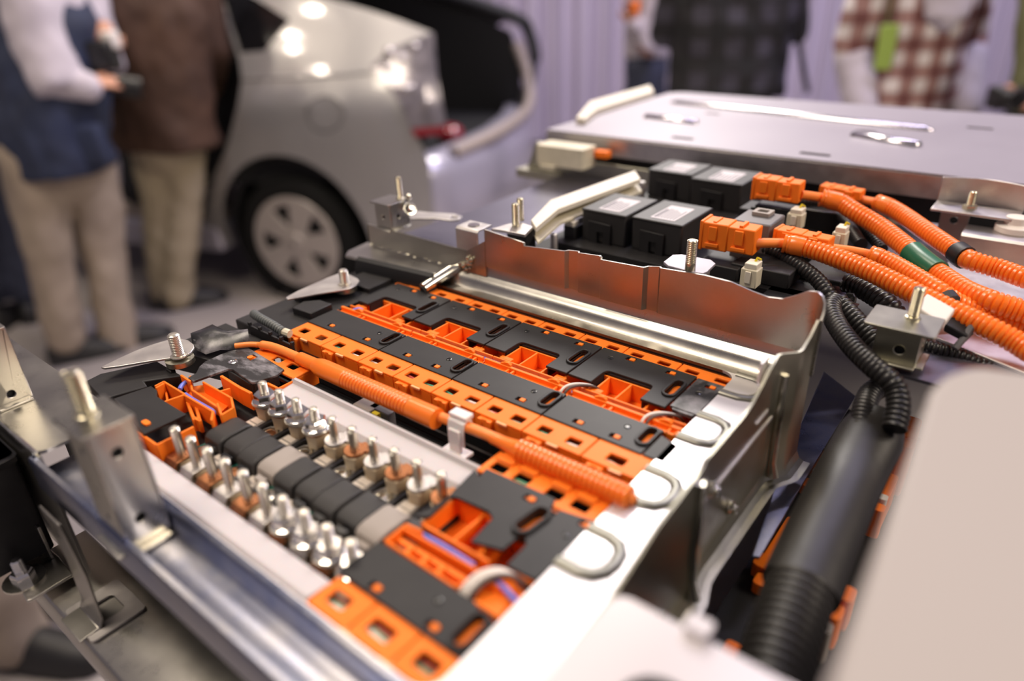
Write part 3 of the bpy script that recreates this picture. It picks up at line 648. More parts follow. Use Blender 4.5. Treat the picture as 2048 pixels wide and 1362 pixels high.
t = cover('black cover with brush marks and a snapped orange tab beside the front bracket', Tq([(250, 822), (640, 690), (700, 735), (700, 800), (1005, 985), (560, 1195), (420, 1010)], 0), [], GA, [], [], [])
m = MB(); tb = P(180 + 590 / 5.24, 640 + 1085 / 5.24, 0); m.prism(rrect(tb[0] - 3.4, tb[0] + 3.4, tb[1] - 1.8, tb[1] + 1.8, 1.4, 3), -4, 1.2); m.build('snap_tab', 'orange', t, bevel=0.5)
T7 = lambda pts, z=0: T(160, 620, 3.404, pts, z)
t = cover('scuffed black cover with whitened scratches beside the teardrop stud tab', T7([(735, 460), (790, 428), (812, 385), (850, 350), (960, 300), (1090, 250), (1140, 252), (1390, 402), (1340, 440), (1190, 490), (1165, 490), (1040, 405), (1010, 398), (770, 485)], 0.5), [T7([(1130, 320), (1180, 300), (1210, 318), (1160, 342)], 0.5)], GA, material='black_scuffed', z=0.5)
m = MB(); wallpath(m, T7([(1010, 400), (1165, 492), (1190, 492), (1340, 440)], 0), -8, -1.3); m.build('cover_skirt', 'black', t)
m = MB(); c_ = T7([(1040, 355)], 0.5)[0]; m.lathe([(0.6, 0), (3.2, 0), (3.2, 0.5), (2.4, 0.7), (2, 0.2), (0.6, 0.2)], (*c_, 0.5), n=16); m.build('moulded_ring', 'chrome', t)
m = MB(); c_ = T7([(1160, 325)], 0)[0]; m.prism(circ(c_[0], c_[1], 2.2, 10), -6, 0.8); m.build('snap_tab', 'orange', t)
# torn glossy flap and black cable guide at the end of the trough
t = thing('torn_flap', 'torn glossy black plastic flap curling up beside the teardrop stud tab', 'plastic flap', (*P(440, 690, 2), 0))
m = MB(); rows = []
base = [(385, 690), (410, 700), (440, 696), (470, 690), (500, 684)]; topp = [(383, 668), (400, 656), (425, 650), (452, 660), (497, 663)]
for k in range(6):
    s_ = k / 5
    rows.append([])
    for a, b in zip(base, topp):
        pa = Vector(P3(*a, 4)); pb = Vector(P3(*b, 7)); q = pa.lerp(pb, s_); q.z = 3 + 7 * math.sin(s_ * 2.6) + 1.2 * math.sin(a[0] * 0.09); rows[-1].append(q)
rows2 = [[q + Vector((0.6, -0.4, -1.3)) for q in r] for r in rows]
m.loft([a + b[::-1] for a, b in zip(rows, rows2)]); m.build('flap', 'black_worn', t, smooth=70)
t = thing('cable_guide', 'black toothed cable guide where the orange cable leaves the module', 'cable guide', (-430, 240, -6))
m = MB(); q = [P(500, 650, 4), P(525, 662, 4), P(555, 676, 4), P(585, 690, 4)]; wallpath(m, q, -6, 4, 1.6)
for i in range(5):
    a = Vector(q[0]).lerp(Vector(q[-1]), i / 4.0); m.box(a.x - 1.2, a.x + 1.2, a.y - 1.2, a.y + 1.2, 4, 6.5)
m.build('toothed_wall', 'black', t, bevel=0.3)
m = MB(); q = [P(470, 668, 2), P(500, 684, 2), P(540, 690, 2)]; wallpath(m, q, -6, 2, 1.6); m.build('guide_wall', 'black', t, bevel=0.3)

# ---------------------------------------------------------------- wires in the channels
def wire(name, label, pts, r, material, group=None, n=8, k=6):
    m = MB(); m.tube(spline(pts, k), r, n); return tag(m.build(name, material, smooth=60), label, 'wire', group)
for i in range(3):
    v = 315 + 1.9 * i
    wire('sense_wire', 'thin blue wire lying in the orange channel of the covered module', [(-432, v, -8), (-380, v + 1, -9), (-330, v - 0.6, -6), (-270, v + 0.6, -6), (-210, v - 0.5, -7), (-150, v, -6), (-136, v - 2, -8)], 1.05, 'blue_wire', 'blue wires in the channel')
wire('sense_wire', 'short curled blue wire at the start of the orange channel by the stud tab', [(-426, 312, -9), (-421, 314, -3), (-417, 319, -2), (-415, 323, -8)], 1.3, 'blue_wire')
for i, (nm_, mt_) in enumerate((('white', 'white_wire'), ('green', 'green_wire'), ('red', 'red_wire'))):
    pts = [(-432, 265 + 2.2 * i, -8)] + [(-400 + 30 * j, 265.5 + 2.2 * ((i + j) % 3) * 0.8, -5.5 + (j + i) % 2) for j in range(9)] + [(-134, 266 + 2 * i, -8)]
    wire('sense_wire', nm_ + ' wire seen through the windows of the long orange strip beside the conduit', pts, 1.1, mt_, 'wires under the window strips')
    wire('sense_wire', nm_ + ' wire seen through the windows of the orange strip by the front rail', [(-205, 114.5 + 2 * i, -7), (-185, 116 + 1.4 * i, -6), (-160, 114 + 2 * i, -6), (-136, 115 + 2 * i, -8)], 1.2, mt_, 'wires under the window strips')
wire('sense_wire', 'green wire under the notched orange strip beside the lower conduit', [(-204, 224, -6), (-180, 226, -5), (-155, 224, -6), (-136, 225, -7)], 1.3, 'green_wire', 'wires under the window strips')
for x, lab in ((-214, 'between the third and fourth straight covers'), (-157, 'beside the worn grey end cover')):
    for k, mt_ in enumerate(('white_wire', 'brown_wire')):
        wire('loop_wire', ('white' if k == 0 else 'brown') + ' wire arching over the orange channel wall ' + lab, [(x + 3 * k, 306, -10), (x + 3 * k, 307, -2), (x + 1 + 3 * k, 312, 0.6), (x + 5 + 3 * k, 319, 0.2), (x + 12 + 2 * k, 325, -2), (x + 16, 330, -8)], 0.9, mt_)
for k, mt_ in enumerate(('white_wire', 'white_wire', 'brown_wire')):
    x = -156 + 2.8 * k
    wire('loop_wire', ('brown' if k == 2 else 'white') + ' wire looped around the orange comb of the half uncovered module', [(x, 148, -9), (x - 1, 152, -2), (x + 1, 160, 1.5), (x + 6, 167, 1.5), (x + 12, 170, -1), (x + 15, 172, -8)], 1.3, mt_, 'looped wires at the comb')
wire('sense_wire', 'blue wire under the notched cover of the half uncovered module', [(-203, 167, -5), (-185, 168, -5), (-165, 168, -6)], 1.4, 'blue_wire', 'blue wires by the comb')
wire('sense_wire', 'blue wire at the corner of the comb by the pale deck', [(-156, 164, -2), (-145, 163, -1), (-132, 160, -2), (-127, 161, -1)], 1.4, 'blue_wire', 'blue wires by the comb')
q = [P3(180 + x / 5.24, 640 + y / 5.24, -3) for x, y in ((940, 730), (960, 690), (1000, 655), (1025, 650))]
wire('sense_wire', 'short bent blue wire in the open orange tray', q, 1.5, 'blue_wire')
q = [P3(180 + x / 5.24, 640 + y / 5.24, -5) for x, y in ((1000, 775), (1080, 830), (1210, 905), (1300, 960), (1300, 1000))]
wire('sense_wire', 'lilac blue wire running along the open orange tray', q, 1.2, 'blue_wire')
# ---------------------------------------------------------------- exposed battery cells: two rows of studs, grey and black vent blocks between
CG = 'exposed battery cells'
def nut(par, u, v, z, r=7.3):
    m = MB(); m.lathe([(0.01, 0), (r * 1.12, 0), (r * 1.12, 1.0), (r * 0.95, 1.6), (0.01, 1.6)], (u, v, z), n=16, cap=False); o = m.build('flange_nut', 'chrome', par)
    m = MB(); hexnut(m, (u, v, z + 1.5), r * 0.92, 4.6, rot=random.random()); m.build('nut_hex', 'chrome', o)
    m = MB(); m.lathe([(0.01, 0), (r * 1.2, 0), (r * 1.2, 0.7), (0.01, 0.7)], (u, v, z - 0.8), n=18, cap=False); m.build('lock_washer', 'steel', o)
order = ['first', 'second', 'third', 'fourth', 'fifth', 'sixth', 'seventh', 'eighth', 'ninth', 'tenth']
for i in range(10):
    u = -363.5 + 17.1 * i
    farn = 'nut on its inner stud' if i < 4 else 'bare inner stud with ' + ('copper' if i % 2 else 'grey') + ' washer'
    t = thing('battery_cell', order[i] + ' exposed battery cell counted from the cut orange holder, ' + farn, 'battery cell', (u, 165, -60), CG)
    m = MB(); m.prism(rrect(u - 7.6, u + 7.6, 124, 204, 2, 3), -60, -17); m.build('casing', 'cell_case', t, bevel=0.5)
    m = MB(); m.box(u + 7.0, u + 10.1, 140, 197, -40, -13.5); m.build('spacer', 'black', t, bevel=0.6)
    near_vent = i % 2 == 0
    for side, vv, vl in ((0, 147.5, 147.5), (1, 182.5, 183)):
        if (side == 0) == near_vent:
            m = MB(); m.lathe([(0.01, 0.9), (4.3, 0.9), (4.3, 1.5), (5.4, 1.5), (5.8, 0), (0.01, 0)], (u, vv, -17), n=18, cap=False); o = m.build('vent_ring', 'zinc_bright', t)
            m = MB(); m.lathe([(0.01, 0), (4.2, 0), (3.6, 0.5), (0.01, 0.7)], (u, vv, -16.2), n=14, cap=False); m.build('vent_disc', 'copper' if i < 3 else 'chrome', o)
            m = MB(); m.prism(ribbon([(u - 6.4, vv), (u - 5.2, vv + 4.6), (u, vv + 6.6), (u + 5.2, vv + 4.6), (u + 6.4, vv + 1)], 1.0), -17, -15.6); m.build('seal_lip', 'teal' if side == 0 else 'zinc_plate', t)
        else:
            m = MB(); m.box(u - 5.4, u + 5.4, vl - 5.5, vl + 5.5, -17.2, -14.6); o = m.build('vent_frame', 'grey_block', t, bevel=0.5)
            for dv in (-2.8, 2.6):
                m = MB(); m.box(u - 4.0, u + 4.0, vl + dv - 2.2, vl + dv + 2.0, -15, -14.3); m.build('pale_square', 'label_cream', o, bevel=0.2)
    # inner (far) terminal
    m = MB(); m.lathe([(0.01, 0), (7.0, 0), (7.3, 6), (7.6, 9.5), (0.01, 9.5)], (u + 1, 194, -16), n=6, cap=False, rot=0.25); m.build('terminal_collar', 'cream', t, bevel=0.6)
    zt = -6.5
    m = MB(); m.lathe([(3.2, 0), (6.6, 0), (6.6, 2.0), (3.2, 2.0)], (u + 1, 194, zt), n=20); m.prism([(u - 2, 197), (u + 8.4, 196), (u + 8.4, 202), (u, 202.5)], zt, zt + 1.8); m.build('busbar_lug', 'copper' if i % 2 else 'zinc_plate', t, bevel=0.4)
    m = MB(); stud(m, (u + 1, 194, zt + 1), 16, 2.8, 0.82 if i >= 4 else 0.1, 0.9); o = m.build('terminal_stud', 'steel', t)
    if i < 4: nut(o, u + 1, 194, zt + 3.2)
    # outer (near) terminal: folded lug over a cream collar
    m = MB(); m.lathe([(0.01, 0), (6.2, 0), (6.4, 3), (6.5, 4.6), (0.01, 4.6)], (u, 136.5, -17), n=6, cap=False, rot=0.25); m.build('terminal_collar', 'cream', t, bevel=0.6)
    m = MB(); m.prism(ribbon([(129, -24), (129, -14), (130.4, -12), (141, -11.8)], 1.5), 0, 12.0, frame=FX(u - 6.0)); m.build('busbar_lug', 'zinc_plate' if i % 2 else 'copper', t, bevel=0.5)
    m = MB(); stud(m, (u, 136, -11.5), 20, 2.8, 0.86 if i < 6 else 0.1, 0.9); o = m.build('terminal_stud', 'steel', t)
    if i >= 6: nut(o, u, 136, -8.6)
# vent blocks between the stud rows
for i in range(10):
    u = -357 + 17.1 * i; light = i in (3, 8)
    prof = [(151.5, -17), (151, -11), (152, -7.5), (154.5, -5.6), (158, -5), (171, -5), (174.5, -6.2), (176, -9), (176, -17)]
    if i % 2: prof = [(v + 1.6, z - 0.8) for v, z in prof]
    g_ = 'light grey vent blocks' if light else 'dark vent blocks'
    lab = ('light grey moulded vent block between dark ones, nearer the cut orange holder' if i == 3 else 'light grey moulded vent block beside the uncut orange holder') if light else 'dark charcoal moulded vent block, ' + order[i] + ' in the row from the cut orange holder'
    t = thing('vent_block', lab, 'vent block', (u, 162, -17), g_)
    m = MB(); m.prism(prof, 0, 16.2, frame=FX(u - 8.1)); m.build('block_body', 'grey_block' if light else 'dark_block', t, bevel=2.2 if light else 1.6, seg=3)
    m = MB(); m.prism([(u - 3.5, 148), (u + 3.5, 148), (u + 4.5, 152), (u - 4.5, 152)], -17, -10); m.build('block_spout', 'black_gloss' if not light else 'grey_block', t, bevel=0.8)
# pale insulating sheets beside the stud rows
t = thing('insulation_sheet', 'pale translucent plastic channel between the nuts and the orange conduit', 'plastic sheet', (-287, 210, -24), 'pale insulation sheets')
m = MB(); m.prism(ribbon([(201, -20), (203, -8), (206, -5), (217.5, -4), (219, -1.5), (220.5, -1.2), (221, -22)], -1.2), 0, 164, frame=FX(-369)); m.build('sheet', 'sheet', t, bevel=0.3)
t = thing('insulation_sheet', 'pale plastic sheet between the copper lugs and the front rail', 'plastic sheet', (-287, 113, -24), 'pale insulation sheets')
m = MB(); m.prism(ribbon([(107, -20), (107.5, -2.5), (109, -1.2), (119, -2.2), (122.5, -5), (124, -24)], -1.2), 0, 180, frame=FX(-387)); m.build('sheet', 'sheet', t, bevel=0.3)
# black trough under the conduit
t = thing('cable_trough', 'black plastic trough under the orange conduit between the two modules', 'cable trough', (-285, 240, -40), None)
m = MB(); m.prism(ribbon([(222, -10), (222.5, -26), (257, -26), (257.5, -12)], -2), 0, 300, frame=FX(-432)); m.build('trough', 'black_gloss', t)
for v in (228, 234, 250):
    m = MB(); m.box(-430, -134, v - 1, v + 1, -24, -20); m.build('trough_rib', 'black', t)
a = P(733, 806, -8); m = MB(); m.box(a[0] - 8, a[0] + 8, a[1] - 5, a[1] + 5, -22, -9); m.build('trough_clip', 'grey_block', t, bevel=0.6)
a = P(765, 815, -8); m = MB(); m.box(a[0] - 10, a[0] + 8, a[1] - 3, a[1] + 3, -22, -9); m.build('trough_clip', 'grey_plastic', t, bevel=0.6)
a = P(752, 828, -9); m = MB(); m.box(a[0] - 2.5, a[0] + 2.5, a[1] - 1.5, a[1] + 1.5, -22, -8); m.build('trough_mark', 'yellow', t, bevel=0.3)
# the orange cable with two lengths of conduit, held by a milky clip
t = thing('orange_cable', 'orange high voltage cable in ribbed conduit lying between the two modules', 'cable', (-290, 239, -12))
path = [P3(470, 692, 3), P3(505, 689, 3), P3(545, 694, 3), P3(600, 716, 3), P3(650, 738, 3), P3(760, 783, 3), P3(860, 826, 3), P3(960, 864, 3), P3(1060, 907, 3), P3(1150, 950, 3), P3(1250, 992, 3), P3(1262, 998, 2)]
m = MB(); m.tube(spline(path, 8), [2.0] * 12 + [3.2] * (len(spline(path, 8)) - 12), 12); m.build('cable_sheath', 'orange_sheath', t, smooth=60)
def along(p0, p1, n=6):
    return [Vector(P3(p0[0] + (p1[0] - p0[0]) * k / n, p0[1] + (p1[1] - p0[1]) * k / n, 3)) for k in range(n + 1)]
m = MB(); m.tube(along((600, 717), (640, 734)), 4.6, 14); m.build('heat_shrink', 'orange_hose', t, smooth=60)
m = MB(); m.tube(along((632, 731), (690, 757)), [5.0, 6.3, 6.5, 6.5, 6.5, 6.5, 6.5], 16); m.build('conduit_sleeve', 'orange_hose', t, smooth=60)
m = MB(); hose(m, along((690, 757), (822, 815)), 6.5, 2.9, 1.0, 18); m.build('ribbed_conduit', 'orange_hose', t, smooth=30)
m = MB(); m.tube(along((822, 815), (874, 838)), 6.5, 16); m.build('conduit_sleeve', 'orange_hose', t, smooth=60)
m = MB(); m.tube(along((985, 876), (1045, 903)), [3.4, 3.4, 3.6, 4.0, 4.4, 5.0, 5.6], 14); m.build('heat_shrink', 'orange_hose', t, smooth=60)
m = MB(); hose(m, along((1040, 901), (1262, 998)), 6.4, 3.1, 1.2, 18); m.build('ribbed_conduit', 'orange_hose', t, smooth=30)
t = thing('cable_clip', 'milky white plastic clip holding the orange cable', 'clip', (*P(925, 880, -4), -20))
c_ = Vector(P3(920, 848, 3)); d_ = Vector(along((900, 840), (940, 857))[-1] - along((900, 840), (940, 857))[0]).normalized(); n_ = Vector((-d_.y, d_.x, 0))
m = MB(); prof = [(-4.6, -12), (-4.4, 0), (-3.6, 3.4), (0, 4.8), (3.6, 3.4), (4.2, 0)]
m.prism(ribbon(prof, -1.3), -6, 6, frame=(tuple(c_), tuple(n_), (0, 0, 1), tuple(d_))); m.build('clip_saddle', 'milky', t, bevel=0.4)
m = MB(); m.obox(c_ + n_ * 1.5 + Vector((0, 0, 5.6)), d_, n_, (0, 0, 1), 6.5, 3.6, 1.4); m.build('clip_head', 'milky', t, bevel=0.6)
m = MB(); m.obox(c_ + n_ * -5 + Vector((0, 0, -9)), d_, n_, (0, 0, 1), 4.2, 1.2, 8); m.obox(c_ + n_ * -6 + Vector((0, 0, -17)), d_, n_, (0, 0, 1), 9, 6, 1.2); m.build('clip_foot', 'milky', t, bevel=0.5)
# grey hose stub by the far module
t = thing('grey_hose', 'short grey ribbed hose stub beside the long orange window strip', 'hose', (*P(545, 645, 4), -4))
m = MB(); hose(m, [P3(508, 628, 4), P3(520, 636, 5), P3(545, 650, 4), P3(566, 664, 2)], 3.6, 2.8, 0.9); m.build('ribbed_hose', 'grey_hose', t, smooth=30)
m = MB(); m.tube([P3(564, 662, 2), P3(580, 668, 1)], 3.2, 10); m.build('hose_tip', 'ivory_old', t)
# ---------------------------------------------------------------- rear bay: relays, connectors, conduits
t = thing('relay_tray', 'black plastic tray carrying the four relays and the orange plugs', 'relay tray', (-250, 560, 16))
m = MB(); m.prism(rrect(-345, -120, 478, 705, 4), 16, 22); m.build('base_plate', 'black', t, bevel=0.6)
for u, v, a, b, h in ((-160, 500, 22, 16, 34), (-190, 486, 16, 8, 32), (-150, 560, 26, 14, 28), (-120, 470, 30, 18, 22), (-205, 600, 14, 14, 44), (-170, 640, 24, 14, 40), (-125, 530, 16, 20, 26)):
    m = MB(); m.box(u - a, u + a, v - b, v + b, 22, h); m.build('base_block', 'black_gloss' if a > 23 else 'black', t, bevel=1)
RG = 'black relays'
def relay(label, u0, u1, v0, v1, z1, rows):
    t = thing('relay', label, 'relay', ((u0 + u1) / 2, (v0 + v1) / 2, 22), RG)
    m = MB(); m.box(u0, u1, v0, v1, 22, z1 - 1); m.build('case', 'dark_block', t, bevel=1.4)
    m = MB(); m.box(u0 - 0.6, u1 + 0.6, v0 - 0.6, v1 + 0.6, z1 - 2, z1); m.build('cap', 'dark_block', t, bevel=1.0)
    c = (u0 + u1) / 2 + 1.5; w = (u1 - u0) * 0.24; cv = (v0 + v1) / 2 - 3; L = (v1 - v0) * 0.34
    m = MB(); m.prism(rrect(c - w, c + w, cv - L, cv + L, 1, 2), z1, z1 + 0.25); lb = m.build('sticker', 'label_white', t)
    for k in range(rows):
        x = c - w * 0.75 + 1.5 * w * k / (rows - 1); e = random.uniform(0.55, 0.85); h = 0.55 if k else 1.2
        m = MB(); m.box(x - h, x + h, cv - L * 0.85, cv - L * 0.85 + 2 * L * e * 0.85, z1 + 0.25, z1 + 0.3); m.build('print_line', 'ink', lb)
    uc = (u0 + u1) / 2 - 3
    m = MB(); m.prism([(uc - 11, 20), (uc + 11, 20), (uc + 11, 40), (uc - 11, 41)], v0 - 2.4, v0 - 0.1, [[(uc - 2, 22), (uc + 4, 22), (uc + 4, 32), (uc - 2, 32)]], frame=FY(0)); m.build('clip_face', 'black', t, bevel=0.5)
relay('black relay with a printed sticker touching the ivory duct', -323, -280, 497, 552, 50, 7)
relay('black relay with a printed sticker behind the stud washer plate', -275, -230, 499, 555, 50, 7)
relay('black relay in the rear pair, standing under the lid edge beyond the ivory duct', -340, -292, 646, 692, 50, 6)
relay('black relay in the rear pair, beside the rear orange plug', -288, -237, 636, 688, 50, 6)
m = MB(); m.box(-338, -326, 490, 545, 16, 34)
tag(m.build('relay_bracket', 'black', bevel=1), 'small black bracket between the ivory duct and the front relay', 'bracket')
# ivory cable duct leaning across the bay
t = thing('cable_duct', 'ivory plastic cable duct bent across the corner of the rear bay', 'cable duct', (-340, 520, 16))
du = T(0, 0, 1, [(1062, 440), (1102, 399), (1270, 341), (1281, 357), (1118, 417), (1072, 455)], 52)
m = MB(); m.prism(du, 47.5, 52); m.build('duct_top', 'ivory', t, bevel=0.5)
m = MB(); m.prism([(a + 4, b - 3) for a, b in du], 39, 41.5); m.build('duct_bottom', 'ivory_old', t, bevel=0.4)
m = MB(); wallpath(m, [(a + 1, b + 1) for a, b in (du[0], du[1], du[2])], 41, 48, 1.4); m.build('duct_back', 'ivory_old', t)
for px, py in ((1108, 470), (1285, 365)):
    a = P(px, py, 36); m = MB(); m.lathe([(3.2, 0), (3.2, 24), (2.6, 25), (0.01, 25)], (a[0], a[1], 12), n=12); m.build('duct_post', 'zinc_plate', t)
a = P(1143, 445, 36); m = MB(); m.box(a[0] - 5, a[0] + 5, a[1] - 4, a[1] + 4, 30, 38); m.build('duct_clip', 'ivory', t, bevel=0.6)
def plug(label, c, L, W, H, ang, group='orange plugs'):
    t = thing('orange_plug', label, 'connector', (c[0], c[1], c[2] - H / 2), group)
    ax = Vector((math.cos(ang), math.sin(ang), 0)); ay = Vector((-ax.y, ax.x, 0)); az = Vector((0, 0, 1)); c = Vector(c)
    m = MB(); m.obox(c - ax * L * 0.24, ax, ay, az, L * 0.25, W / 2, H / 2); m.obox(c + ax * L * 0.25, ax, ay, az, L * 0.25, W * 0.46, H * 0.46); m.obox(c, ax, ay, az, L * 0.06, W * 0.42, H * 0.40); m.build('housing', 'orange', t, bevel=0.9)
    for k in (-0.27, 0.22):
        m = MB(); m.obox(c + ax * L * k - ay * W * 0.5 + az * H * 0.12, ax, ay, az, 3.2, 1.2, H * 0.26); m.build('latch_window', 'orange', t, bevel=0.4)
        m = MB(); m.obox(c + ax * L * k - ay * W * 0.5 - az * H * 0.30, ax, ay, az, 5.2, 1.6, 1.4); m.build('latch_bar', 'orange', t, bevel=0.4)
        m = MB(); m.obox(c + ax * L * k + az * H * 0.5, ax, ay, az, 1.4, W * 0.36, 0.9); m.build('top_rib', 'orange', t, bevel=0.3)
    m = MB(); m.obox(c - ax * L * 0.49, ax, ay, az, 1.2, W * 0.54, H * 0.54); m.build('flange', 'orange', t, bevel=0.5)
    return t
A1 = math.radians(2)
a1 = PY(1462, 472, 496); plug('ribbed orange plug beside the stud washer plate', a1, 41, 18, 21, A1)
a2 = PY(1557, 378, 590); plug('ribbed orange plug under the lid edge beside the rear relay', a2, 38, 17, 18, A1)
a3 = PY(1608, 478, 520); plug('flat orange plug half hidden behind the lower orange conduit', a3, 40, 14, 11, math.radians(-4))
a4 = PY(1685, 384, 655); plug('flat orange plug half hidden behind the taped orange conduit', a4, 34, 14, 9, math.radians(-4))
for i, (px, py, v, w, lab) in enumerate(((1462, 530, 494, 20, 'black plug socket under the orange plug beside the stud washer plate'), (1557, 420, 592, 18, 'black plug socket under the orange plug by the lid edge'))):
    c = PY(px, py, v); m = MB(); m.box(c[0] - w, c[0] + w, v - 8, v + 9, 16, c[2] + 4); m.box(c[0] - w - 3, c[0] - w + 6, v - 9.5, v - 6, 20, c[2] + 2)
    tag(m.build('plug_socket', 'black', bevel=1), lab, 'connector', 'black plug sockets')
t = thing('service_box', 'dark grey plastic box with a square clip behind the front orange plug', 'plastic box', (*P(1515, 445, 44), 20))
c = PY(1515, 450, 530); m = MB(); m.box(c[0] - 15, c[0] + 15, 516, 548, 20, c[2] + 6); m.build('box_body', 'grey_plastic', t, bevel=1.4)
m = MB(); m.prism(rrect(c[0] - 7, c[0] + 7, 533, 546, 1, 2), c[2] + 6, c[2] + 9, [rrect(c[0] - 4, c[0] + 4, 536, 543, 1, 2)]); m.build('box_clip', 'grey_block', t, bevel=0.4)
def small_plug(label, px, py, v, w, h):
    c = PY(px, py, v); t = thing('white_plug', label, 'connector', (c[0], v, c[2] - h), 'small ivory plugs')
    m = MB(); m.box(c[0] - w, c[0] + w, v - 5, v + 6, c[2] - h, c[2] + h * 0.55); m.build('plug_body', 'ivory_old', t, bevel=0.8)
    m = MB(); m.box(c[0] - w * 0.7, c[0] + w * 0.8, v - 4, v + 7, c[2] + h * 0.5, c[2] + h); m.build('plug_neck', 'ivory', t, bevel=0.6)
    m = MB(); m.box(c[0] - w * 0.4, c[0] + w * 0.3, v - 6.2, v - 4.8, c[2] - h * 0.6, c[2] + h * 0.4); m.build('plug_latch', 'ivory', t, bevel=0.4)
    m = MB(); m.tube([(c[0], v + 2, c[2] + h * 0.7), (c[0] + 2, v + 4, c[2] + h + 2.5), (c[0] + 3, v + 8, c[2] + h)], 0.9, 6); m.build('plug_wire', 'yellow', t)
small_plug('ivory plug with a yellow wire behind the rear wall corner', 1502, 548, 470, 6, 9)
small_plug('ivory plug standing between the black hose and the taped orange conduit', 1592, 436, 570, 6, 8)
small_plug('ivory plug half hidden behind the flat orange plugs', 1680, 475, 560, 5, 9)
# orange conduits (traced, resting on plugs at one end and on the bay floor at the other)
T6 = lambda pts: [P3(1560 + x / 4.006, 420 + y / 4.006, z) for x, y, z in pts]
def conduit(label, thin, pts, r, group='orange ribbed conduits', extra=None):
    e_ = Vector(pts[-1]); d_ = (e_ - Vector(pts[-2])); d_.z = 0; d_.normalize()
    pts = list(pts) + [tuple(e_ + d_ * 45 - Vector((0, 0, 1)))]
    t = thing('orange_conduit', label, 'conduit', (pts[0][0], pts[0][1], pts[0][2] - r), group)
    if thin: m = MB(); m.tube(spline(thin, 6), r * 0.5, 10); m.build('cable_end', 'orange_sheath', t, smooth=60)
    m = MB(); m.tube(spline(pts[:2], 6), [r * 0.75 + r * 0.28 * min(1, k / 3) for k in range(7)], 14); m.build('conduit_collar', 'orange_hose', t, smooth=60)
    m = MB(); hose(m, pts, r, 3.4, r * 0.17, 16); m.build('ribbed_conduit', 'orange_hose', t, smooth=30)
    return t
c1 = T6([(30, 265, 47), (180, 295, 46), (350, 345, 45), (700, 480, 42), (1000, 625, 38), (1200, 725, 35), (1650, 935, 30), (1890, 1060, 26), (2100, 1180, 24)])
conduit('orange ribbed conduit from the front plug, nearest the stud bracket', [a1 + Vector((18, 0, 0)) if False else (a1[0] + 18, a1[1], a1[2] - 2), c1[0]], c1, 7.2)
c2 = T6([(720, 355, 40), (800, 385, 39), (900, 430, 38), (1100, 545, 36), (1300, 670, 33), (1420, 745, 28), (1700, 850, 22), (1950, 930, 18), (2100, 980, 16)])
conduit('orange ribbed conduit from the flat front plug, between two others', [(a3[0] + 16, a3[1], a3[2] - 1)] + T6([(380, 300, 42), (560, 325, 41)]) + [c2[0]], c2, 6.8)
c3 = T6([(330, -100, 56), (480, -60, 53), (600, 15, 49), (800, 135, 43), (1000, 290, 38), (1160, 430, 35), (1320, 545, 33), (1500, 655, 32), (1700, 735, 32), (1910, 800, 30), (2100, 850, 29)])
t = conduit('orange ribbed conduit wrapped with green tape', [(a2[0] + 18, a2[1], a2[2] - 2), c3[0]], c3, 7.6)
gp = resample(spline(c3, 8), 1.0)
g0 = Vector(T6([(1070, 350, 36)])[0]); g1 = Vector(T6([(1265, 500, 34)])[0])
i0 = min(range(len(gp)), key=lambda i: (gp[i] - g0).length); i1 = min(range(len(gp)), key=lambda i: (gp[i] - g1).length)
m = MB(); m.tube(gp[i0:i1 + 1], 9.0, 16); m.build('green_tape', 'green_tape', t, smooth=60)
c4 = T6([(780, -60, 46), (880, -20, 45), (1000, 50, 43), (1200, 190, 40), (1400, 325, 37), (1520, 400, 36), (1750, 470, 34), (1960, 545, 33), (2150, 600, 32)])
t = conduit('orange ribbed conduit with a black ring clamp under the rear post', [(a4[0] + 12, a4[1], a4[2])] + T6([(640, -90, 47)]) + [c4[0]], c4, 7.2)
gp = resample(spline(c4, 8), 1.0); g0 = Vector(T6([(1410, 335, 37)])[0]); i0 = min(range(len(gp)), key=lambda i: (gp[i] - g0).length)
m = MB(); m.tube(gp[i0:i0 + 12], 8.6, 14); m.build('ring_clamp', 'black', t, smooth=60)
c5 = T6([(1330, 860, 18), (1500, 900, 20), (1700, 960, 22), (1890, 1090, 18), (2100, 1240, 16)])
# black ribbed hoses
def bhose(label, pts, r, pitch=3.4, group='black ribbed hoses', n=14):
    m = MB(); hose(m, pts, r, pitch, r * 0.2, n)
    return tag(m.build('black_hose', 'black_hose', smooth=60), label, 'hose', group)
bhose('black ribbed hose running from the front orange plug down to the forked joint', [P3(1525, 495, 36)] + T6([(0, 350, 36), (160, 450, 34), (300, 560, 30), (400, 690, 24), (470, 760, 16)]), 5.6)
bhose('black ribbed hose branch nearest the swept corner of the rear wall', T6([(450, 740, 26), (410, 790, 26), (450, 910, 24), (570, 1080, 22), (730, 1240, 20), (860, 1350, 18)]) + [P3(1792, 780, 14), P3(1797, 815, 8), P3(1788, 860, 0)], 6.6)
bhose('black ribbed hose branch beside the stud bracket', T6([(470, 740, 26), (520, 790, 24), (620, 900, 20), (780, 1080, 13), (890, 1230, 6), (900, 1330, 0)]) + [P3(1765, 770, -3), P3(1740, 788, -4), P3(1728, 820, -5), P3(1722, 860, -9)], 6.8)
bhose('thick black ribbed hose passing under the stud bracket plate', T6([(530, 580, 22), (640, 620, 22), (780, 700, 21), (880, 780, 18), (930, 860, 12), (960, 960, 6)]), 7.6, 4.0)
bhose('thin black ribbed hose lying behind the foot of the stud bracket', T6([(1110, 1070, 14), (1250, 1110, 14), (1450, 1170, 12), (1640, 1250, 9), (1800, 1320, 6)]), 4.4, 3.0)
bhose('black ribbed hose under the taped orange conduit', [P3(1560, 405, 44), P3(1625, 404, 42), P3(1665, 420, 38), P3(1695, 450, 34), P3(1722, 490, 30)], 5.2)
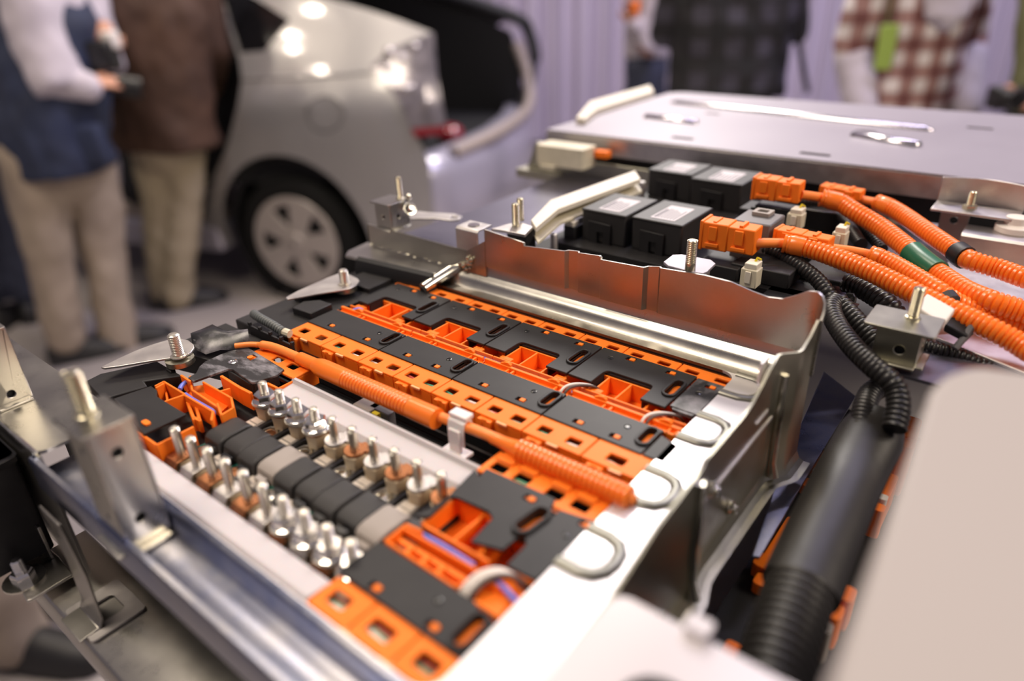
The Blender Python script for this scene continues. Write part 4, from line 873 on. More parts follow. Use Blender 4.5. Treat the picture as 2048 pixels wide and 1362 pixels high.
bhose('second black ribbed hose under the taped orange conduit', [P3(1640, 412, 38), P3(1700, 435, 34), P3(1740, 470, 30), P3(1765, 500, 26)], 4.6)
m = MB(); jp = Vector(T6([(490, 745, 17)])[0])
for k in range(6):
    a_ = k * PI / 6; m.tube([jp + Vector((8.5 * math.cos(a_ + q), 8.5 * math.sin(a_ + q) * 0.7, 3.2 * math.sin(2 * q + k) + k - 2)) for q in [i * 2 * PI / 14 for i in range(15)]], 1.1, 6)
tag(m.build('tape_wrap', 'black_hose', smooth=60), 'black twine wrapped around the forked joint of the hoses', 'wrapping', None, 'stuff')
# white tag clip and black clip
t = thing('white_clip', 'white plastic clip over the orange conduits beside the stud bracket', 'clip', (*T6([(1250, 780, 40)])[0][:2], 20))
q = [Vector(p) for p in T6([(1090, 770, 42), (1180, 665, 46), (1405, 790, 44), (1310, 915, 38)])]
m = MB(); m.loft([q, [p - Vector((0, 0, 4)) for p in q]]); m.build('clip_plate', 'white_plastic', t, bevel=0.8)
m = MB(); q2 = [Vector(p) for p in T6([(1320, 915, 30), (1400, 810, 34), (1590, 920, 30), (1500, 1010, 26)])]; m.loft([q2, [p - Vector((0, 0, 5)) for p in q2]]); m.build('clip_base', 'black', t, bevel=0.8)
m = MB(); m.tube([Vector(p) for p in T6([(1540, 930, 30), (1480, 1020, 24), (1400, 1110, 18)])], 2.2, 8); m.build('clip_arm', 'grey_plastic', t)
m = MB(); m.tube([Vector(p) for p in T6([(1330, 690, 36), (1370, 740, 34)])], 6, 10); m.build('clip_barrel', 'black', t)
# lid of the far bay
t = thing('pack_lid', 'wide flat sheet metal lid with pressed beads on the far bay', 'lid', (-230, 890, 20))
m = MB(); holes = []
for px, py, hw, hd in ((1365, 276, 13, 5), (1630, 308, 15, 5), (1425, 227, 10, 4), (1735, 262, 10, 4), (1960, 256, 13, 5)):
    a = P(px, py, 60); holes.append(rrect(a[0] - hw, a[0] + hw, a[1] - hd, a[1] + hd, 1.5, 2))
m.prism(rrect(-524, 140, 722, 1062, (6, 6, 24, 24), 5), 58, 60, holes); m.build('lid_sheet', 'lid', t, bevel=0.5)
m = MB(); m.box(-522, -84, 722, 724, 37, 58); m.box(-524, -522, 722, 1050, 37, 58); m.build('lid_skirt', 'zinc_plate', t, bevel=0.5)
m = MB(); m.box(-520, 138, 732, 1050, 12.5, 58); m.build('bay_shade_box', 'dark', t)  # solid dark box added in place of the shade under the lid
for p0, p1, r in (((1342, 205), (1868, 262), 7), ((1290, 234), (1395, 247), 7), ((1705, 270), (1840, 294), 8)):
    a = Vector(P3(*p0, 60)); b = Vector(P3(*p1, 60)); m = MB(); m.tube([a, a.lerp(b, 0.03), a.lerp(b, 0.97), b], [r * 0.3, r, r, r * 0.3], 14, flat=0.7); m.build('pressed_bead', 'lid_bead', t, smooth=70)
# far left of the lid: ivory block, ivory strip, grey post
t = thing('ivory_block', 'ivory plastic terminal block under the corner of the lid', 'plastic block', (-470, 690, 20))
b = MB(); b.prism(rrect(-506, -440, 676, 706, 3, 3), 29, 52); b.build('block_body', 'ivory_old', t, bevel=2.5)
m = MB(); m.box(-500, -478, 674, 690, 24, 30); m.build('block_foot', 'ivory_old', t, bevel=1)
a = PY(1205, 308, 706); m = MB(); m.box(a[0] - 9, a[0] + 9, 700, 712, a[2] - 4, a[2] + 4); m.build('orange_tip', 'orange', t, bevel=1)
m = MB(); m.box(-520, -360, 712, 716, 12, 30); m.build('block_shelf', 'zinc_dull', t, bevel=0.5)
t = thing('ivory_strip', 'ivory plastic strip leaning at the back corner of the lid', 'plastic strip', (-560, 960, 30))
q = [Vector(P3(x, y, 66)) for x, y in ((1152, 238), (1180, 205), (1300, 172), (1308, 185), (1195, 220), (1170, 240))]
m = MB(); m.prism([(p.x, p.y) for p in q], 60.2, 68); m.build('strip', 'ivory', t, bevel=0.8)
m = MB(); m.box(q[1].x - 4, q[1].x + 6, q[1].y - 6, q[1].y + 6, 30, 60.2); m.build('strip_leg', 'ivory_old', t, bevel=0.8)
t = thing('corner_post', 'dark grey metal post at the corner of the lid', 'post', (-545, 716, 8))
m = MB(); a = PY(1090, 285, 718); b_ = PY(1068, 352, 718); m.loft([[(a[0] - 12, 714, a[2]), (a[0] + 4, 714, a[2]), (a[0] + 4, 722, a[2]), (a[0] - 12, 722, a[2])], [(b_[0] - 12, 714, b_[2]), (b_[0] + 12, 714, b_[2]), (b_[0] + 12, 722, b_[2]), (b_[0] - 12, 722, b_[2])]]); m.build('post_body', 'zinc_dull', t, bevel=0.6)
m = MB(); m.box(-556, -484, 700, 722, 2, 12); m.build('post_foot', 'zinc_dull', t)
# right rear: curved bracket with bolt, post, cross rail, white knob
t = thing('rail_post', 'folded metal post with a curved bracket and bolt under the lid corner', 'bracket', (-66, 690, 12))
m = MB(); arc_ = []
for i in range(9):
    s_ = i / 8; arc_.append((-84 + 62 * s_, 688 + 10 * math.sin(PI * s_)))
m.prism(ribbon(arc_, 1.8), 44, 66); m.prism([(-84, 688), (-22, 688), (-22, 660), (-84, 660)], 44, 46); m.build('curved_bracket', 'zinc_plate', t, bevel=0.5)
m = MB(); hexnut(m, (-58, 674, 46), 5.5, 4); stud(m, (-58, 674, 49), 12, 3.2, 0.1); m.build('bracket_bolt', 'brass_steel', t)
m = MB(); m.prism([(-77, 12), (-57, 12), (-56, 46), (-78, 46)], 676, 678, [circ(-67, 34, 3)], frame=FY(0)); m.build('post_leg', 'zinc', t, bevel=0.4)
m = MB(); m.prism(ribbon([(640, 12), (640, 33), (642, 35), (668, 35)], -1.6), 0, 140, frame=FX(-56)); m.build('cross_rail', 'zinc_plate', t, bevel=0.4)
m = MB(); m.lathe([(0.01, 0), (14, 0), (14, 5), (8, 6), (8, 12), (0.01, 12)], (*P(2030, 455, 38), 35), n=20, cap=False); m.build('white_knob', 'white_plastic', t, bevel=0.6)
t = thing('bay_side_plate', 'grey sheet metal plate under the orange conduits at the side of the rear bay', 'plate', (-10, 500, 10))
m = MB(); m.prism([(-40, 480), (60, 440), (60, 640), (-60, 640)], 12.2, 14); m.build('plate', 'zinc_plate', t, bevel=0.4)
a = P(2025, 600, 14); m = MB(); m.lathe([(0.01, 0), (2.5, 0), (2.5, 0.4), (0.01, 0.4)], (*a, 14), n=12, cap=False); m.build('plate_hole', 'dark', t)

# ---------------------------------------------------------------- right hand channel, black sleeve, lower module
t = thing('lower_module', 'black lower battery module with small orange clips beside the black sleeve', 'battery module', (-40, 300, -140))
m = MB(); m.prism([(-92, 60), (90, 60), (90, 470), (-60, 540), (-92, 540)], -140, -92); m.build('module_body', 'dark', t)
for px, py, w_, l_, z_, mt_ in ((1640, 918, 4, 12, -84, 'orange'), (1620, 966, 5, 5, -84, 'orange'), (1636, 940, 3, 3, -82, 'white_wire'), (1565, 1080, 5, 24, -84, 'orange'), (1530, 1122, 6, 6, -82, 'orange'), (1546, 1132, 4, 6, -82, 'orange'), (1530, 1162, 6, 5, -84, 'orange'), (1770, 972, 5, 16, -70, 'orange'), (1753, 1012, 5, 4, -70, 'orange'), (1762, 992, 4, 3, -68, 'white_wire'), (1690, 1184, 5, 6, -70, 'orange'), (1662, 1218, 6, 6, -70, 'orange'), (1645, 1250, 5, 4, -70, 'grey_block'), (1622, 1272, 5, 5, -70, 'copper'), (1812, 850, 8, 14, -50, 'orange'), (1810, 880, 6, 8, -52, 'orange'), (1470, 1300, 6, 5, -84, 'orange')):
    a = P(px, py, z_); m = MB(); m.prism(rrect(a[0] - w_, a[0] + w_, a[1] - l_, a[1] + l_, min(w_, l_) * 0.5, 3), -92, z_); m.build('module_clip', mt_, t, bevel=0.8)
m = MB(); m.prism([P(1504, 1112, -60), P(1519, 1114, -60), P(1626, 932, -60), P(1712, 792, -60), P(1648, 742, -60), P(1562, 938, -60)], -62, -60)
tag(m.build('channel_flange', 'rail', bevel=0.4), 'long lilac reflecting metal flange between the side wall and the black sleeve', 'metal flange')
t = thing('cable_sleeve', 'thick black sleeve with ribbed hose ends running towards the white cover', 'cable sleeve', (-45, 300, -50))
sp = [P3(1756, 835, -10), P3(1742, 870, -14), P3(1700, 950, -22), P3(1650, 1060, -26), P3(1600, 1180, -30), P3(1560, 1300, -34), P3(1535, 1400, -38)]
m = MB(); ps = spline(sp[:5], 8); m.tube(ps, [13.5 + 4.5 * min(1, i / 9) for i in range(len(ps))], 20, flat=0.75); m.build('sleeve', 'sleeve_black', t, smooth=60)
m = MB(); hose(m, sp[4:], 16, 4.6, 1.6, 18); m.build('ribbed_end', 'sleeve_black', t, smooth=60)
# pale covers in the foreground
t = thing('white_cover', 'glossy white cover plate with a round hole lying on the side wall', 'cover plate', (-30, 110, 22))
cp = P(1235, 1182, 32); hc = P(1312, 1432, 32)
m = MB(); m.prism(rrect(cp[0], 60, 20, cp[1], (3, 3, 3, 6), 4), 26, 32, [circ(hc[0], hc[1], 13.5, 28)]); m.build('cover', 'lid_white', t, bevel=1.5, seg=3)
m = MB(); m.lathe([(13.5, 0), (13.5, -14), (0.01, -14)], (hc[0], hc[1], 31), n=28, cap=False); m.build('hole_well', 'dark', t)
a = P(1405, 1262, 34); m = MB(); m.prism(rrect(a[0] - 6, a[0] + 3, a[1] - 3, a[1] + 4, 1.5, 3), 32, 36); m.build('cover_lug', 'lid_white', t, bevel=1)
t = thing('beige_cover', 'large beige panel with a rounded corner beside the black sleeve', 'panel', (70, 180, 50))
bp_ = [P(1520, 1700, 100), P(1655, 1362, 100), P(1770, 1040, 100), P(1862, 775, 100), P(1885, 752, 100), P(1925, 738, 100), P(1971, 733, 100), P(2047, 742, 100), P(2300, 790, 100)]
bp_ += [(130, 60)]
m = MB(); m.prism(bp_, 62, 100); m.build('panel', 'panel_beige', t, bevel=3, seg=3)
m = MB(); m.box(30, 100, 200, 260, -60, 62); m.build('panel_support', 'grey_plastic', t)
# ---------------------------------------------------------------- the silver car behind (left rear quarter, tailgate up)
mat('car_paint', (0.34, 0.33, 0.325), 0.42, 0.6, coat=0.8)
mat('car_lower', (0.42, 0.40, 0.47), 0.32, 0.35, coat=0.6)
mat('tyre', (0.006, 0.006, 0.006), 0.8, spec=0.2)
mat('wheel_cover', (0.44, 0.40, 0.37), 0.35, 0.5)
mat('car_glass', (0.005, 0.005, 0.006), 0.12, spec=0.2)
mat('car_dark', (0.010, 0.010, 0.011), 0.7)
mat('car_trim', (0.30, 0.25, 0.22), 0.6)
mat('lamp_lens', (0.26, 0.235, 0.25), 0.16, 0.3, var=0.45, vscale=16, coat=0.6)
mat('lamp_bulb', (0.45, 0.42, 0.42), 0.25, 0.7)
mat('lamp_red', (0.22, 0.012, 0.02), 0.15, coat=1.0)
mat('seat_fabric', (0.42, 0.36, 0.32), 0.8)
CA = math.radians(21)
CE = Vector((math.cos(CA), math.sin(CA), 0)); CN = Vector((-CE.y, CE.x, 0))      # rearward, and inward (away from the viewer)
CO = F(578, 603)
def C3(x, y, z): return CO + CE * x + CN * y + Vector((0, 0, z))
def Cside(px, py, y=0.0):
    d = _ray(px, py); o = CO + CN * y
    t = o.dot(CN) / d.dot(CN); q = Vector((0, 0, DECK + CAMH)) + d * t
    r = q - CO; return (r.dot(CE), q.z)
def tum(x, z):
    y = 0.0
    if z > 0.93: y += 0.42 * (z - 0.93) + 0.25 * (z - 0.93) ** 2
    if z < 0.60: y += 0.35 * (0.60 - z) ** 2
    if z > 0.62: y += 0.10 * (z - 0.62) ** 2
    if x > 0.40: y += 0.62 * (x - 0.40) ** 2
    return y
def body(px, py):
    x, z = Cside(px, py)
    for _ in range(8): x, z = Cside(px, py, tum(x, z))
    return (x, z)
CW = 1.70
def panel(mb, loop, holes=(), fy=tum, th=0.012, step=0.07, sides=(0, 1)):
    loops = [loop] + list(holes); pts = []; fc = []
    for l in loops:
        k = len(pts); pts += [Vector(p) for p in l]; fc.append(list(range(k, k + len(l))))
    xs = [p[0] for p in loop]; zs = [p[1] for p in loop]
    x = min(xs) + step
    while x < max(xs):
        z = min(zs) + step
        while z < max(zs): pts.append(Vector((x + 0.003 * math.sin(z * 50), z + 0.003 * math.sin(x * 70)))); z += step
        x += step
    vv, ee, ff, _, _, _ = delaunay_2d_cdt(pts, [], fc, 2, 1e-5)
    for side in sides:
        A = [C3(p.x, fy(p.x, p.y), p.y) if not side else C3(p.x, CW - fy(p.x, p.y), p.y) for p in vv]
        B = [C3(p.x, fy(p.x, p.y) + th, p.y) if not side else C3(p.x, CW - fy(p.x, p.y) - th, p.y) for p in vv]
        mb.add(A, ff); mb.add(B, [tuple(reversed(f)) for f in ff])
car = thing('silver_car', 'silver hatchback seen from its rear quarter with open tailgate and rear door', 'car', CO, metres=True)
WX, WZ, AR = 0.095, 0.305, 0.39
arch = [(WX + AR * math.cos(t), WZ + 0.02 + AR * math.sin(t)) for t in [math.radians(a) for a in range(-12, 193, 8)]]
B_ = lambda L: [body(*p) for p in L]
top_edge = B_([(400, -95), (480, -72), (580, -35), (664, 0), (740, 22), (800, 42), (862, 66)])
lampL = B_([(862, 66), (783, 97), (744, 132), (765, 154), (805, 207), (831, 271)])
seam = B_([(846, 300), (857, 330), (860, 380)])
left = B_([(410, 470), (415, 430), (430, 350), (455, 290), (476, 210), (484, 160), (478, 118), (458, 60), (436, 0), (420, -50)])
loop = top_edge + lampL[1:] + seam + [(seam[-1][0] - 0.01, 0.30), (0.60, 0.26)] + arch + [(left[0][0] - 0.005, 0.24)] + left
qw = B_([(442, -14), (480, 106), (530, 102), (580, 40), (512, -4), (470, -22)])
fuel = B_([(650 + 37 * math.cos(a), 228 + 37 * math.sin(a)) for a in [i * 2 * PI / 24 for i in range(24)]])
fuel_in = B_([(650 + 34.5 * math.cos(a), 228 + 34.5 * math.sin(a)) for a in [i * 2 * PI / 24 for i in range(24)]])
for sd_ in (0, 1):
    m = MB(); panel(m, loop, [qw, fuel] if sd_ == 0 else [qw], sides=(sd_,)); m.build('quarter_panel', 'car_paint', car, metres=True, smooth=60)
    m = MB(); panel(m, qw, [], lambda x, z: tum(x, z) + 0.008, sides=(sd_,)); m.build('quarter_window', 'car_glass', car, metres=True)
m = MB(); panel(m, fuel_in, [], lambda x, z: tum(x, z) + 0.001, sides=(0,)); m.build('fuel_flap', 'car_paint', car, metres=True, smooth=60)
m = MB(); panel(m, fuel, [], lambda x, z: tum(x, z) + 0.016, sides=(0,)); m.build('flap_gap', 'car_dark', car, metres=True)
m = MB(); cr_ = [B_([(484 + 256 * k / 8, 158 - 14 * k / 8 + 4 * math.sin(PI * k / 8))])[0] for k in range(9)]
m.tube([C3(x, tum(x, z) + 0.004, z) for x, z in cr_], 0.010, 8); m.build('shoulder_crease', 'car_paint', car, metres=True, smooth=80)
# tail lamp: clear lens over chrome bowls with a red strip
tl = B_([(744, 132), (783, 97), (862, 66), (868, 145), (889, 262), (831, 271), (805, 207), (765, 154)])
lampy = lambda x, z: tum(x, z) - 0.012
m = MB(); panel(m, tl, [], lampy, 0.04, 0.05, sides=(0,)); tlm = m.build('tail_lamp', 'lamp_lens', car, metres=True, smooth=60)
rs = B_([(826, 256), (888, 250), (890, 266), (832, 272)]); m = MB(); panel(m, rs, [], lambda x, z: tum(x, z) - 0.016, 0.03, sides=(0,)); m.build('red_strip', 'lamp_red', tlm, metres=True)
for px, py, r in ((780, 105, 0.024), (802, 118, 0.022), (778, 138, 0.02), (812, 178, 0.022), (823, 176, 0.018), (856, 204, 0.018), (832, 95, 0.02)):
    x, z = body(px, py); m = MB(); m.sphere(C3(x, tum(x, z) - 0.006, z), r, 8); m.build('lamp_bulb', 'lamp_bulb', tlm, metres=True)
# bumper wrapping round the tail
m = MB(); rings = []
zs = [0.24, 0.32, 0.46, 0.60, 0.66, 0.70]
sx = seam[-1][0]
plan = [(sx - 0.02, 0.10), (sx + 0.03, 0.14), (sx + 0.07, 0.26), (sx + 0.12, 0.50), (sx + 0.145, 0.85)]
plan = plan + [(x, CW - y) for x, y in reversed(plan[:-1])]
for k, (x, y) in enumerate(plan):
    ring = [C3(x + dx, y, z) for z, dx in zip(zs, (-0.06, -0.01, 0.0, -0.005, -0.03, -0.10))]
    ring += [C3(x - 0.16, y, 0.69), C3(x - 0.16, y, 0.24)]
    rings.append(ring)
m.loft(rings); m.build('rear_bumper', 'car_lower', car, metres=True, smooth=60)
# tail opening: dark boot, pale trim round the sill, far pillar liner
m = MB(); p_ = [(0.10, 0.62), (0.84, 0.62), (0.84, 0.66), (0.12, 0.66)]
def cbox(mb, x0, x1, y0, y1, z0, z1):
    mb.loft([[C3(x0, y0, z), C3(x1, y0, z), C3(x1, y1, z), C3(x0, y1, z)] for z in (z0, z1)])
cbox(m, -0.35, 0.74, 0.14, CW - 0.14, 0.60, 0.64); m.build('boot_floor', 'car_dark', car, metres=True)
m = MB(); lin = [(-0.9, 0.5), (0.72, 0.62), (0.76, 0.9), (0.72, 1.10), (0.35, 1.26), (-0.4, 1.40), (-0.9, 1.40)]
vv_ = [C3(x, tum(x, z) + 0.05, z) for x, z in lin]; vb_ = [C3(x, tum(x, z) + 0.07, z) for x, z in lin]; m.loft([vv_, vb_]); m.build('boot_liner', 'car_dark', car, metres=True)
m = MB(); vv_ = [C3(x, CW - tum(x, z) - 0.05, z) for x, z in lin]; vb_ = [C3(x, CW - tum(x, z) - 0.07, z) for x, z in lin]; m.loft([vv_, vb_]); m.build('boot_liner', 'car_dark', car, metres=True)
m = MB(); cbox(m, -0.95, -0.88, 0.14, CW - 0.14, 0.25, 1.38); m.build('seat_back', 'car_dark', car, metres=True)
tr = [C3(0.80, 0.30, 0.68), C3(0.87, 0.7, 0.69), C3(0.87, 1.15, 0.70), C3(0.84, 1.42, 0.74), C3(0.80, 1.50, 0.88), C3(0.74, 1.50, 1.04)]
m = MB(); m.tube(spline(tr, 6), 0.03, 10); m.build('boot_trim', 'car_trim', car, metres=True, smooth=60)
m = MB(); m.sphere(C3(0.66, 0.62, 0.70), (0.07, 0.07, 0.05), 8); m.build('boot_catch', 'lamp_red', car, metres=True)
pl = [C3(0.82, CW - 0.20, 0.76), C3(0.84, CW - 0.16, 0.95), C3(0.80, CW - 0.15, 1.10), C3(0.74, CW - 0.20, 1.17), C3(0.40, CW - 0.28, 1.29), C3(0.0, CW - 0.32, 1.40), C3(-0.4, CW - 0.34, 1.46)]
m = MB(); m.tube(spline(pl, 6), [0.02] * 6 + [0.035] * 31, 8); m.build('weather_strip', 'car_dark', car, metres=True, smooth=60)
# raised tailgate above the frame of the picture, roof
m = MB(); h0 = C3(-0.45, 0.36, 1.52); h1 = C3(-0.45, CW - 0.36, 1.52); e0 = C3(0.72, 0.34, 2.02); e1 = C3(0.72, CW - 0.34, 2.02)
m.loft([[h0, h1, e1, e0], [p + Vector((0, 0, 0.05)) for p in (h0, h1, e1, e0)]]); tg = m.build('tailgate', 'car_paint', car, metres=True)
m = MB(); m.loft([[p.lerp(q, 0.12) - Vector((0, 0, 0.006)) for p, q in ((h0, e1), (h1, e0), (e1, h0), (e0, h1))], [p.lerp(q, 0.12) - Vector((0, 0, 0.001)) for p, q in ((h0, e1), (h1, e0), (e1, h0), (e0, h1))]]); m.build('tailgate_glass', 'car_glass', tg, metres=True)
m = MB(); rr_ = []
for x, z in ((-2.0, 1.12), (-1.7, 1.32), (-1.2, 1.46), (-0.45, 1.50)):
    y0 = tum(0, z); rr_.append([C3(x, y0 + (CW - 2 * y0) * k / 8, z + 0.03 * math.sin(PI * k / 8)) for k in range(9)] + [C3(x, y0 + (CW - 2 * y0) * k / 8, z - 0.03) for k in range(8, -1, -1)])
m.loft(rr_); m.build('roof', 'car_paint', car, metres=True, smooth=60)
# front half, rear doorway with sill, seat
fa = [(-2.60 + AR * math.cos(t), WZ + AR * math.sin(t)) for t in [math.radians(a) for a in range(-12, 193, 10)]]
fl_ = [(-1.42, 0.24), (-1.42, 0.95), (-2.05, 0.98), (-2.9, 0.86), (-3.25, 0.70), (-3.35, 0.45), (-3.3, 0.25)] + list(reversed(fa))
m = MB(); panel(m, fl_, [], lambda x, z: tum(0, z) + (0.5 * (-2.9 - x) ** 2 if x < -2.9 else 0), sides=(0,)); m.build('front_panel', 'car_lower', car, metres=True, smooth=60)
m = MB(); rr_ = []
for x, z in ((-2.0, 1.0), (-2.9, 0.87), (-3.35, 0.62)): rr_.append([C3(x, 0.12, z), C3(x, CW - 0.12, z), C3(x, CW - 0.12, z - 0.05), C3(x, 0.12, z - 0.05)])
m.loft(rr_); m.build('bonnet', 'car_paint', car, metres=True)
m = MB(); cbox(m, -1.44, -0.34, 0.02, 0.16, 0.22, 0.36); m.build('door_sill', 'car_lower', car, metres=True, bevel=0.02)
m = MB(); cbox(m, -1.44, -0.36, 0.04, 0.18, 0.36, 0.40); m.build('sill_trim', 'car_trim', car, metres=True, bevel=0.008)
m = MB(); cbox(m, -1.44, 0.0, 0.18, CW - 0.1, 0.28, 0.34); m.build('cabin_floor', 'car_dark', car, metres=True)
m = MB(); cbox(m, -1.05, -0.5, 0.26, 0.72, 0.34, 0.52); cbox(m, -1.08, -0.48, 0.24, 0.74, 0.50, 0.60); m.build('rear_seat', 'seat_fabric', car, metres=True, bevel=0.03)
m = MB(); cbox(m, -1.48, -1.38, 0.05, 0.12, 0.24, 1.40); m.build('door_pillar', 'car_dark', car, metres=True, bevel=0.01)
m = MB(); cbox(m, -2.2, -0.2, CW - 0.16, CW - 0.12, 0.30, 1.35); m.build('far_door_liner', 'car_dark', car, metres=True)
# wheels
def wheel(x, ypos):
    m = MB(); c = C3(x, ypos, WZ); ax = -CN
    m.lathe([(0.21, -0.19), (0.285, -0.185), (0.303, -0.15), (0.305, -0.04), (0.292, 0.0), (0.255, 0.012), (0.215, 0.004), (0.21, -0.05)], c, ax, 48, cap=False); wt = m.build('tyre', 'tyre', car, metres=True, smooth=60)
    m = MB(); out = circ(0, 0, 0.222, 40); hs = []
    for k in range(5):
        a = 2 * PI * k / 5 + 0.63; b0, b1 = 0.085, 0.178
        hs.append([(b0 * math.cos(a - 0.10), b0 * math.sin(a - 0.10)), (b1 * math.cos(a - 0.27), b1 * math.sin(a - 0.27)), (b1 * 1.02 * math.cos(a), b1 * 1.02 * math.sin(a)), (b1 * math.cos(a + 0.27), b1 * math.sin(a + 0.27)), (b0 * math.cos(a + 0.10), b0 * math.sin(a + 0.10))])
    m.prism(out, -0.008, 0.012, hs, frame=(tuple(c), tuple(CE), (0, 0, 1), tuple(ax))); wc = m.build('wheel_cover', 'wheel_cover', car, metres=True, bevel=0.006)
    m = MB(); m.lathe([(0.01, 0.012), (0.05, 0.012), (0.045, 0.024), (0.01, 0.028)], c, ax, 24, cap=False); m.build('hub_cap', 'wheel_cover', wc, metres=True)
    m = MB(); m.lathe([(0.01, -0.03), (0.215, -0.03), (0.215, -0.035), (0.01, -0.035)], c, ax, 32, cap=False); m.build('wheel_dark', 'car_dark', wc, metres=True)
    m = MB(); m.lathe([(0.36, -0.005 - 0.02), (0.37, -0.02), (0.37, -0.35), (0.01, -0.36), (0.01, -0.35), (0.36, -0.34)], C3(x, ypos + 0.02, WZ + 0.01), ax, 40, cap=False); m.build('wheel_well', 'car_dark', car, metres=True)
wheel(WX, 0.02); wheel(-2.60, 0.03)
# ---------------------------------------------------------------- people (all cut off by the top of the frame; bodies are complete)
def plaid(name, cols, scale, rough=0.8):
    m = bpy.data.materials.new(name); m.use_nodes = True; nt = m.node_tree; b = nt.nodes['Principled BSDF']; b.inputs['Roughness'].default_value = rough
    tc = nt.nodes.new('ShaderNodeTexCoord'); sp = nt.nodes.new('ShaderNodeSeparateXYZ'); nt.links.new(tc.outputs['Object'], sp.inputs[0])
    def stripe(a, f, w_):
        ad = nt.nodes.new('ShaderNodeMath'); ad.operation = 'MULTIPLY'; ad.inputs[1].default_value = f; nt.links.new(a, ad.inputs[0])
        fr_ = nt.nodes.new('ShaderNodeMath'); fr_.operation = 'FRACT'; nt.links.new(ad.outputs[0], fr_.inputs[0])
        gt = nt.nodes.new('ShaderNodeMath'); gt.operation = 'LESS_THAN'; gt.inputs[1].default_value = w_; nt.links.new(fr_.outputs[0], gt.inputs[0]); return gt.outputs[0]
    dot = nt.nodes.new('ShaderNodeVectorMath'); dot.operation = 'DOT_PRODUCT'; dot.inputs[1].default_value = (HR.x, HR.y, 0); nt.links.new(tc.outputs['Object'], dot.inputs[0])
    s1 = stripe(dot.outputs['Value'], scale, 0.5); s2 = stripe(sp.outputs['Z'], scale, 0.5)
    mix = None
    m1 = nt.nodes.new('ShaderNodeMix'); m1.data_type = 'RGBA'; m1.inputs['A'].default_value = (*cols[0], 1); m1.inputs['B'].default_value = (*cols[1], 1); nt.links.new(s1, m1.inputs['Factor'])
    m2 = nt.nodes.new('ShaderNodeMix'); m2.data_type = 'RGBA'; m2.inputs['A'].default_value = (*cols[1], 1); m2.inputs['B'].default_value = (*cols[2], 1); nt.links.new(s1, m2.inputs['Factor'])
    m3 = nt.nodes.new('ShaderNodeMix'); m3.data_type = 'RGBA'; nt.links.new(s2, m3.inputs['Factor']); nt.links.new(m1.outputs['Result'], m3.inputs['A']); nt.links.new(m2.outputs['Result'], m3.inputs['B'])
    nt.links.new(m3.outputs['Result'], b.inputs['Base Color']); MATS[name] = m
plaid('plaid_dark', ((0.040, 0.037, 0.052), (0.011, 0.010, 0.012), (0.005, 0.005, 0.006)), 8.0)
plaid('plaid_red', ((0.66, 0.60, 0.58), (0.30, 0.17, 0.15), (0.13, 0.045, 0.04)), 11.0)
mat('board_blue', (0.05, 0.14, 0.48), 0.4)
mat('skin', (0.50, 0.25, 0.16), 0.5, sub=0.1)
mat('hair', (0.012, 0.010, 0.009), 0.6)
mat('navy_vest', (0.024, 0.034, 0.078), 0.8, col2=(0.016, 0.022, 0.048), vscale=9, bump=0.2, bscale=30)
mat('white_shirt', (0.50, 0.455, 0.51), 0.8, bump=0.2, bscale=25)
mat('grey_shirt', (0.36, 0.32, 0.35), 0.8)
mat('khaki', (0.34, 0.275, 0.215), 0.85, col2=(0.29, 0.235, 0.18), vscale=8)
mat('khaki_green', (0.36, 0.30, 0.20), 0.85)
mat('brown_jacket', (0.075, 0.036, 0.020), 0.75, col2=(0.05, 0.024, 0.014), vscale=7)
mat('jeans', (0.03, 0.035, 0.06), 0.85)
mat('dark_cloth', (0.02, 0.02, 0.03), 0.85)
mat('olive', (0.09, 0.09, 0.03), 0.8)
mat('shoe', (0.015, 0.014, 0.014), 0.5)
mat('badge', (0.30, 0.42, 0.08), 0.5)
mat('camera_black', (0.010, 0.010, 0.011), 0.35)
def ering(p, t, xd, rx, ry, n=16):
    t = t.normalized(); xd = (xd - t * xd.dot(t)).normalized(); yd = t.cross(xd)
    return [p + xd * (rx * math.cos(2 * PI * j / n)) + yd * (ry * math.sin(2 * PI * j / n)) for j in range(n)]
def limb(mb, pts, rx, ry=None, xd=None, end=True):
    pts = [Vector(p) for p in pts]; ry = ry or rx; xd = Vector(xd) if xd is not None else None
    rings = []
    for i, p in enumerate(pts):
        t = pts[min(i + 1, len(pts) - 1)] - pts[max(i - 1, 0)]
        x = xd if xd is not None else (HR if abs(t.normalized().dot(HR)) < 0.9 else HD)
        rings.append(ering(p, t, x, rx[i], ry[i]))
    mb.loft(rings)
    for p, r in (((pts[0], min(rx[0], ry[0])), (pts[-1], min(rx[-1], ry[-1]))) if end else ()): mb.sphere(p, r, 7)
def cloth(mb, name, material, parent, voxel, wrinkle=0.0, wscale=9.0, smooth_it=4):
    o = mb.build(name, material, parent, metres=True, smooth=0)
    md = o.modifiers.new('remesh', 'REMESH'); md.mode = 'VOXEL'; md.voxel_size = voxel; md.use_smooth_shade = True
    sm = o.modifiers.new('smooth', 'SMOOTH'); sm.iterations = smooth_it; sm.factor = 0.6
    dg = bpy.context.evaluated_depsgraph_get(); me = bpy.data.meshes.new_from_object(o.evaluated_get(dg)); me.name = name
    old = o.data; o.modifiers.clear(); o.data = me; bpy.data.meshes.remove(old)
    if not me.materials: me.materials.append(MATS[material])
    if wrinkle:
        ns = [v.normal.copy() for v in me.vertices]
        for v, nn in zip(me.vertices, ns):
            q = Vector((v.co.x * wscale, v.co.y * wscale, v.co.z * wscale * 0.8)); v.co += nn * wrinkle * (noise.noise(q) + 0.5 * noise.noise(q * 2.3))
    for f in me.polygons: f.use_smooth = True
    return o
